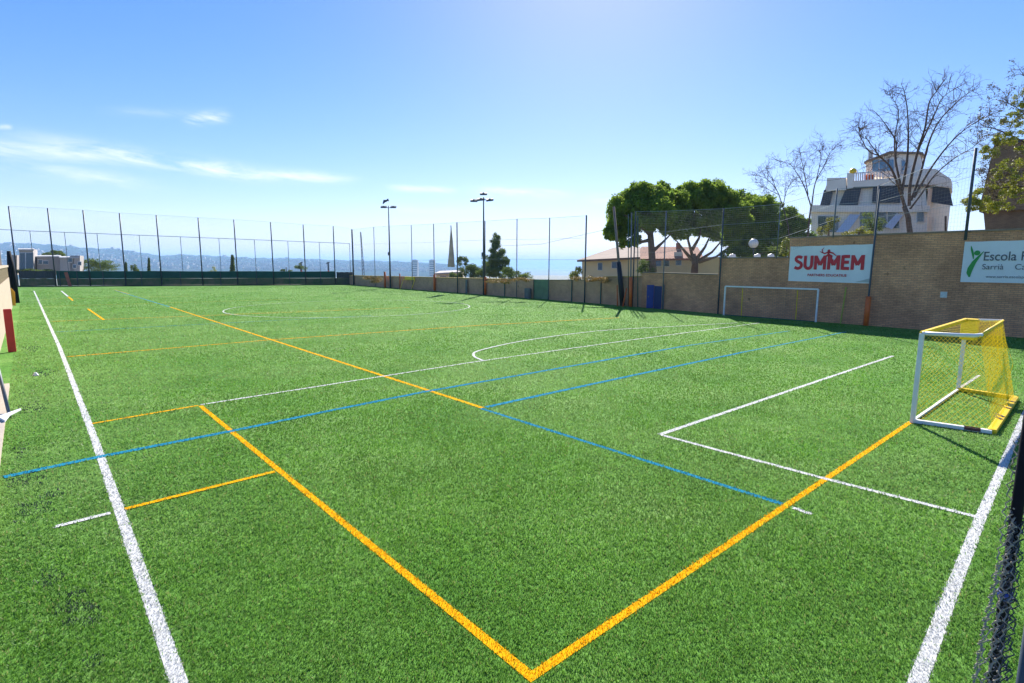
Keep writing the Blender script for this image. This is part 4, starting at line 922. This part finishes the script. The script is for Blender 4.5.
bare('smaller bare tree left of the white house, thin forked trunk', 50, [(807.5, 240), (809, 222), (811, 206)],
     [(c6([(255, 560), (235, 500), (215, 460), (180, 410), (140, 400)], 0, -1), .07, .01), (c6([(258, 560), (270, 480), (300, 420), (330, 360), (370, 340)], 0, 1), .07, .01), (c6([(245, 520), (228, 430), (215, 360)], 0, .5), .05, .01), (c6([(265, 500), (285, 420), (290, 370), (275, 360)], 0, -1), .045, .008)], .09, 3, 6, 1.0)
bare('small bare tree sticking up behind the right hand pine, leftmost leafless one', 58, [(790, 245), (788, 225), (782, 204)],
     [(c6([(152, 556), (130, 500), (90, 460), (50, 450)], 0, -.5), .06, .01), (c6([(155, 560), (170, 500), (200, 460)], 0, .5), .05, .01), (c6([(140, 520), (100, 500), (80, 490)], 0, .5), .04, .01), (c6([(130, 500), (110, 450), (90, 420)], 0, .5), .04, .01)], .07, 3, 5, .9)
t, ends, pl, k = bare('leafy yellow-green tree reaching in from the right edge in front of the brown brick house', 38, [(1085, 250), (1082, 215), (1078, 190)],
     [([(1078, 200, 0), (1050, 190, 0), (1015, 186, .3), (985, 192, .3)], .12, .02), ([(1078, 190, 0), (1050, 160, .3), (1020, 140, .3), (992, 128, .3), (975, 128, 0)], .12, .012), ([(1078, 190, 0), (1055, 175, -.5), (1020, 170, -.5), (985, 172, -.8)], .10, .012), ([(1078, 185, 0), (1058, 140, 0), (1040, 100, 0), (1022, 72, 0)], .10, .012), ([(1050, 160, 0), (1025, 115, 0), (1005, 102, .5)], .06, .01)], .2, 3, 7, .9, 'leafy_tree')
E_ = np.array(ends); kk = E_[rng.random(len(E_)) < .30]
kk = np.concatenate([kk]*1)
tu = [(p[0], p[1], p[2], .20, .20, .16) for p in kk]
leaves('foliage', tu, 5200, .10, 'brown_leaf', t)
tu = [(*pl.p(x, y, o_), rx*k, rx*k, ry*k) for (x, y, rx, ry, o_) in [(1000, 178, 12, 9, 0), (1015, 160, 12, 9, .3), (985, 196, 13, 7, .2), (1008, 200, 14, 8, .3), (1020, 185, 12, 12, 0), (975, 206, 7, 4, 0), (995, 208, 8, 4, 0), (1022, 140, 9, 8, 0), (1030, 170, 14, 20, .3), (972, 200, 6, 3, .3), (1004, 138, 8, 5, .2), (1016, 118, 9, 7, 0), (990, 152, 7, 5, .2), (1024, 98, 7, 8, .1)] for _ in range(1)]
tt = []
for c in tu:
    for _ in range(16):
        d = rng.normal(size=3); d /= np.linalg.norm(d); tt.append((c[0]+d[0]*c[3], c[1]+d[1]*c[3], c[2]+d[2]*c[5], .22, .22, .16))
leaves('foliage', tt, 12500, .12, 'lime_leaf', t)

# ------------------------------------------------------------------ white apartment house
def fslab(pl, px, o0, o1, name, m, parent):
    """polygon given in picture directions on the facade plane, thickened from o0 to o1 (metres away from the viewer)"""
    P = [pl.p(x, y, o0) for x, y in px]; MBx = MB(); MBx.prism(P, pl.n*(o1-o0)); return MBx.build(name, m, parent)
def rect(x0, y0, x1, y1): return [(x0, y0), (x1, y0), (x1, y1), (x0, y1)]
F1 = Plane(68, .70, 880); base = F1.p(880, 250)
t = thing('apartment_house', 'white stepped apartment house with dark sloping roof band and penthouse above the tall wall', 'building', base)
fslab(F1, rect(811, 205, 927, 255), 0, 12, 'wall', 'render_white', t)
def side(px_f, px_b, y0, y1, dep, m, name):
    a, b = F1.p(px_f, 200), F1.p(px_b, 200, dep); z0 = F1.p(px_f, y0)[2]; z1 = F1.p(px_f, y1)[2]
    return MB().prism([(a[0], a[1], z1), (b[0], b[1], z1), (b[0], b[1], z0), (a[0], a[1], z0)], (-F1.r[0]*.5, -F1.r[1]*.5, 0)).build(name, m, t)
MB().plan([F1.p(927.2, 200)[:2], F1.p(951, 200, 6)[:2], F1.p(949, 200, 14)[:2], F1.p(925, 200, 12.1)[:2]], F1.p(927, 255)[2], F1.p(927, 188)[2]).build('wall', 'render_white', t)
fslab(F1, [(820, 206), (826, 186), (925, 184), (927, 205)], .3, 11, 'wall', 'render_white', t)
for P_ in ([(820, 205.5), (824, 190), (833, 189), (829, 205.5)], [(839, 205), (846, 188), (861, 187), (857, 205)], [(872, 202.5), (873, 186), (900, 185), (900, 202.5)]):
    fslab(F1, P_, -.15, .29, 'mansard_panel', 'dark_tile', t)
fslab(F1, [(826, 189), (852, 185), (926, 182), (926, 186), (872, 187), (840, 190), (826, 193)], -.30, .28, 'dark_eave', 'dark_tile', t)
fslab(F1, [(931, 202), (933, 184), (949, 187), (953, 205.5)], 1.0, 1.6, 'mansard_panel', 'dark_tile', t)
fslab(F1, rect(811, 205.5, 930, 212), -.5, -.02, 'balcony_slab', 'render_white', t)
# terrace parapets
fslab(F1, [(827, 178), (846, 177.5), (846, 190), (826, 191)], -.45, 1.5, 'parapet', 'render_white', t)
fslab(F1, [(847, 173), (853, 173), (853, 188), (847, 189)], -.5, 0, 'parapet', 'render_white', t)
fslab(F1, [(853, 181), (927, 175), (927, 184), (853, 187)], -.4, .1, 'parapet', 'render_white', t)
fslab(F1, [(921, 169), (936, 169), (951, 179), (951, 188), (921, 184)], .5, 6, 'parapet', 'render_white', t)
mb = MB()
for x in np.arange(854, 866, 2.2): mb.bar(F1.p(x, 181.5, -.4), F1.p(x, 173, -.4), .13)
mb.bar(F1.p(853, 173.3, -.4), F1.p(882, 171.3, -.4), .12)
for x in np.arange(868, 884, 3.0): mb.bar(F1.p(x, 180.5, -.4), F1.p(x, 172, -.4), .10)
mb.build('balustrade', 'white_paint', t)
fslab(F1, rect(864, 174.5, 873.5, 180), -.2, .1, 'awning', 'orange_pad', t)
MB().sphere(F1.p(853, 171.5, -.2), .42, 10, 6).build('planter', 'yellow_paint', t, smooth=True)
# penthouse
fslab(F1, [(866, 172.5+4), (866, 160), (890, 152.5), (921, 153.5), (921, 178)], 1.6, 4.6, 'penthouse', 'render_white', t)
fslab(F1, [(864, 161.5), (890, 151), (923, 152), (923, 154), (890, 153.2), (864, 163.3)], 1.2, 4.9, 'roof', 'coping', t)
fslab(F1, rect(868.3, 149.5, 872.3, 159), 2.2, 3.2, 'chimney', 'render_grey', t)
for (x0, x1, y0, y1) in ((872.5, 878.5, 160, 171), (879.5, 886, 160, 171), (887, 893.5, 159.5, 171)): f = fslab(F1, rect(x0-.6, y0-.7, x1+.6, y1+.5), 1.45, 1.59, 'window', 'white_paint', t); fslab(F1, rect(x0, y0, x1, y1), 1.38, 1.44, 'pane', 'glass_blue', f)
f = fslab(F1, rect(901, 160, 907, 174), 1.45, 1.59, 'window', 'render_grey', t); fslab(F1, rect(902, 161, 906, 170), 1.38, 1.44, 'pane', 'glass_blue', f)
# lower windows
for (x0, x1, y0, y1) in ((818, 838, 216, 232), (860, 873, 211, 228), (875, 886, 211, 228), (888, 899, 211, 228)): f = fslab(F1, rect(x0-.7, y0-.8, x1+.7, y1+.5), -.14, -.01, 'window', 'white_paint', t); fslab(F1, rect(x0, y0, x1, y1), -.2, -.145, 'pane', 'glass', f)
f = fslab(F1, rect(916.5, 210.5, 924.3, 222.5), -.14, -.01, 'window', 'white_paint', t); fslab(F1, rect(917.3, 211.3, 923.6, 221.6), -.2, -.145, 'pane', 'glass', f)
for P_ in ([(836, 232), (850, 214), (860, 214.5), (848, 231)], [(885, 226), (897, 213), (903, 215), (892, 229)]):
    mb = MB(); A = [F1.p(*q, o_) for q, o_ in zip(P_, (-1.6, -.25, -.25, -1.6))]; mb.add(A+[a-np.array([0, 0, .06]) for a in A], [(0, 1, 2, 3), (7, 6, 5, 4), (0, 4, 5, 1), (1, 5, 6, 2), (2, 6, 7, 3), (3, 7, 4, 0)]); mb.build('awning', 'awning', t)
fslab(F1, rect(944.5, 216, 946.5, 232), 1.5, 2.3, 'downpipe', 'bark', t)

# brown brick house at the right edge
F2 = Plane(52, .86, 1000); base = F2.p(1000, 240)
t = thing('brick_house', 'dark brown brick house behind the leafy tree at the right edge', 'building', base)
fslab(F2, [(985, 228), (983, 208), (1120, 206), (1120, 240), (985, 240)], 0, 14, 'wall', 'brick_brown', t)
fslab(F2, [(979, 208.5), (995, 141), (1120, 139), (1120, 207), (1010, 210), (979, 212)], -.5, 13, 'upper_wall', 'brick_brown', t)
fslab(F2, [(993, 139.5), (1122, 137.5), (1122, 141), (993.5, 142.5)], -.8, 13.4, 'roof', 'dark_tile', t)

# cream house with hipped tile roofs
def house(label, D, walls, roofs, windows, wallm='render_cream', dep=8, turn=.12):
    pl = Plane(D, math.atan((walls[0][0]-512)/FPX)+turn, walls[0][0]); b = pl.p(walls[0][0], 285); t = thing('house', label, 'building', b)
    for (x0, y0, x1, y1, *m) in walls: fslab(pl, rect(x0, y0, x1, y1), 0, dep, 'wall', m[0] if m else wallm, t)
    for (pts, m, back) in roofs:
        A = [pl.p(x, y, o_) for x, y, o_ in pts]; mb = MB(); n = len(A); mb.add(A+[a-np.array([0, 0, .25]) for a in A], [tuple(range(n)), tuple(range(2*n-1, n-1, -1))]+[(i, i+n, (i+1) % n+n, (i+1) % n) for i in range(n)])
        if back:
            B = [pl.p(x, y, o_) for x, y, o_ in back]; mb.add(B, [tuple(range(len(B)))])
        mb.build('roof', m, t)
    for (x0, y0, x1, y1) in windows: f = fslab(pl, rect(x0-.5, y0-.5, x1+.5, y1+.5), -.10, -.01, 'window', 'white_paint', t); fslab(pl, rect(x0, y0, x1, y1), -.16, -.105, 'pane', 'glass', f)
    return t
house('cream house with a brown hipped roof beyond the wall, left of the stone pines', 72, [(582, 258, 640, 285)],
      [([(577, 260, -1.2), (640, 257, -1.2), (640, 246.5, 5), (614, 247.5, 5)], 'roof_brown', [(577, 260, -1.2), (614, 247.5, 5), (600, 257, 9)])], [(598, 263, 602, 270), (612, 262, 618, 268)])
house('cream house with a terracotta roof seen between the two stone pine trunks', 76, [(640, 257, 720, 285), (674, 252, 682, 262, 'render_white')],
      [([(630, 259, -1.0), (704, 258, -1.0), (698, 247, 4), (642, 246.5, 4)], 'roof_tile', None)], [(655, 260, 661, 266), (676, 259, 681, 265), (664, 260, 669, 266)], 'render_cream')
MBc = MB(); q = Plane(76, math.atan(128/FPX)+.12, 640); fslab(q, rect(676, 243, 680, 249), 3, 4, 'chimney', 'roof_tile', col.objects.get('house.001') or t)
# buildings left behind the far fence
M['render_pale'] = mat('render_pale', (.42, .38, .36), .85, .08, .3)
house('grey box house with blue glass front, leftmost beyond the far fence', 125, [(19, 249, 33, 275, 'render_pale')], [([(18, 249.3, -.5), (34, 249.3, -.5), (34, 248.3, 5), (18, 248.3, 5)], 'render_grey', None)], [(20, 253, 25, 270), (26, 253, 33, 270)])
house('low pale house with small dark windows next to the blue glass front', 130, [(37, 256, 60, 275, 'render_pale'), (8, 255, 15, 275, 'render_pale')], [([(36, 256.3, -.4), (61, 256.3, -.4), (61, 255.2, 7), (36, 255.2, 7)], 'render_grey', None)], [(38, 260, 42, 264), (43, 261, 48, 264)])
house('white stepped house with shuttered windows right of the low pale one', 128, [(60, 258, 74, 275, 'render_pale'), (70, 255.5, 80, 275, 'render_pale')], [([(59, 257.2, -.4), (79, 257.2, -.4), (79, 256.2, 7), (59, 256.2, 7)], 'render_grey', None)], [(68, 258, 72, 262), (78, 262, 81, 265), (73, 265, 76, 268)])
house('flat roofed pale building with a dark garden front behind the far low wall', 90, [(436, 273, 461, 286, 'render_cream')], [([(434, 273.2, -.6), (462, 271.5, -.6), (460, 270, 5), (440, 270.8, 5)], 'render_pale', None)], [(440, 276, 446, 279), (449, 276, 455, 279)])
# hazy towers on the sea front
for (x0, x1, y0, lab, m) in ((412, 417.5, 259.5, 'left one of two hazy tower blocks on the waterfront', 'render_grey'), (429, 434.5, 259.5, 'right one of two hazy tower blocks on the waterfront', 'render_grey')):
    pl = Plane(2600, 0, x0); b = pl.p((x0+x1)/2, 284); tt_ = thing('tower_block', lab, 'building', b)
    fslab(pl, rect(x0, y0+.6, x1, 284), 0, 30, 'wall', m, tt_); fslab(pl, rect(x0+1, y0, x1-1.5, y0+.55), 4, 26, 'plant_room', m, tt_)
    for yy in np.arange(y0+2, 276, 2.2): fslab(pl, rect(x0+.5, yy, x1-.5, yy+.9), -1.2, -.1, 'window_band', 'glass', tt_)
# port cranes, far left of the corner pole
for (px, pyt, lab) in ((293+8.5, 262, 'red and dark port crane left of the second one, beyond the far fence'), (328.5, 262, 'second port crane with a red foot near the right end of the far fence')):
    pl = Plane(220, 0, px); b = pl.p(px, 276); tt_ = thing('crane', lab, 'crane', b)
    MB().bar(pl.p(px, 277), pl.p(px, 270.5), .55).build('base', 'red_vinyl', tt_); MB().bar(pl.p(px, 270.5), pl.p(px-.4, pyt), .45).build('tower', 'dark_steel', tt_); MB().bar(pl.p(px-2.2, pyt+1.5), pl.p(px+1, pyt+.2), .35).build('jib', 'dark_steel', tt_)
# lattice pole right of the corner pole
pl = Plane(110, 0, 362); b = pl.p(364.5, 285); t = thing('lattice_mast', 'slim leaning lattice mast just right of the far corner pole', 'mast', b)
mb = MB()
for dx in (0, 1.6): mb.bar(pl.p(363+dx*1.3, 284), pl.p(360.4+dx*.3, 232), .09)
for k in range(16):
    u, v_ = k/16, (k+1)/16; mb.bar(pl.p(363-2.6*u, 284-52*u), pl.p(365.1-4.2*v_, 284-52*v_), .06)
mb.build('lattice', 'pale_steel', t)
# globe lamp above the stepped wall
pl = Plane(50, 0, 753); g0 = pl.p(753.5, 243.5); b = pl.p(754, 262)
t = thing('globe_lamp', 'white globe lamp on a short post above the stepped brick wall', 'lamp', b)
MB().sphere(g0, .42, 18, 12).build('globe', mat('opal', (.7, .68, .64), .3), t, smooth=True); MB().tube([b, g0-[0, 0, .40]], .06, 8).build('post', 'steel', t); MB().tube([g0-[0, 0, .46], g0-[0, 0, .36]], .14, 10).build('collar', 'dark_steel', t)
for k, px in enumerate((732.5, 757.5, 771)):
    p = Plane(46, 0, px).p(px, 256.5); lab = ('white chair back peeping over the wall top, left of the globe lamp', 'white chair back peeping over the wall top, right below the globe lamp', 'white chair back peeping over the wall top, furthest right')[k]
    t = thing('garden_chair', lab, 'chair', (p[0], p[1], p[2]-.8), 'white chairs behind the wall')
    MB().prism([p+_r*-.28+[0, 0, -.35], p+_r*.28+[0, 0, -.35], p+_r*.26+[0, 0, .15], p+_r*.05+[0, 0, .25], p+_r*-.26+[0, 0, .12]], (.03, .05, 0)).build('backrest', 'white_paint', t)
    MB().box((p[0]-.1, p[1]-.25, p[2]-.40), (.5, .5, .05)).build('seat', 'white_paint', t)
    for sx_, sy_ in ((-.2, -.2), (.2, -.2), (.2, .2), (-.2, .2)): MB().bar((p[0]-.1+sx_, p[1]-.25+sy_, p[2]-.85), (p[0]-.1+sx_, p[1]-.25+sy_, p[2]-.42), .04).build('leg', 'white_paint', t)
# street lamps above the low wall
for (px, y0, y1, D, lab) in ((509.5, 285, 251, 75, 'thin street lamp with a hooked arm right of the dark conifer'),) if False else ():
    pass
# utility wire crossing behind the net
a = Plane(60).p(604, 230); b = Plane(90).p(500, 246); o = MB().tube([a, (a+b)/2-[0, 0, .6], b], .02, 4).build('overhead_wire', 'cable', loc=a); tag(o, 'thin overhead wire sagging left from the stone pine', 'wire')

# ------------------------------------------------------------------ haze
hz = MB().box((0, 0, 0), (2, 2, 2)); V = [(x*26500, y*26500, SEA_Z-4 if z < 0 else 330) for x, y, z in hz.v]; hz.v = V
hm = bpy.data.materials.new('haze'); hm.use_nodes = True; n = hm.node_tree.nodes; n.clear(); out = n.new('ShaderNodeOutputMaterial'); pv = n.new('ShaderNodeVolumePrincipled')
pv.inputs['Color'].default_value = (.40, .66, 1, 1); pv.inputs['Density'].default_value = 1.05e-4; pv.inputs['Anisotropy'].default_value = .1; hm.node_tree.links.new(pv.outputs[0], out.inputs['Volume'])
M['haze'] = hm; tag(hz.build('haze', 'haze'), kind='stuff')
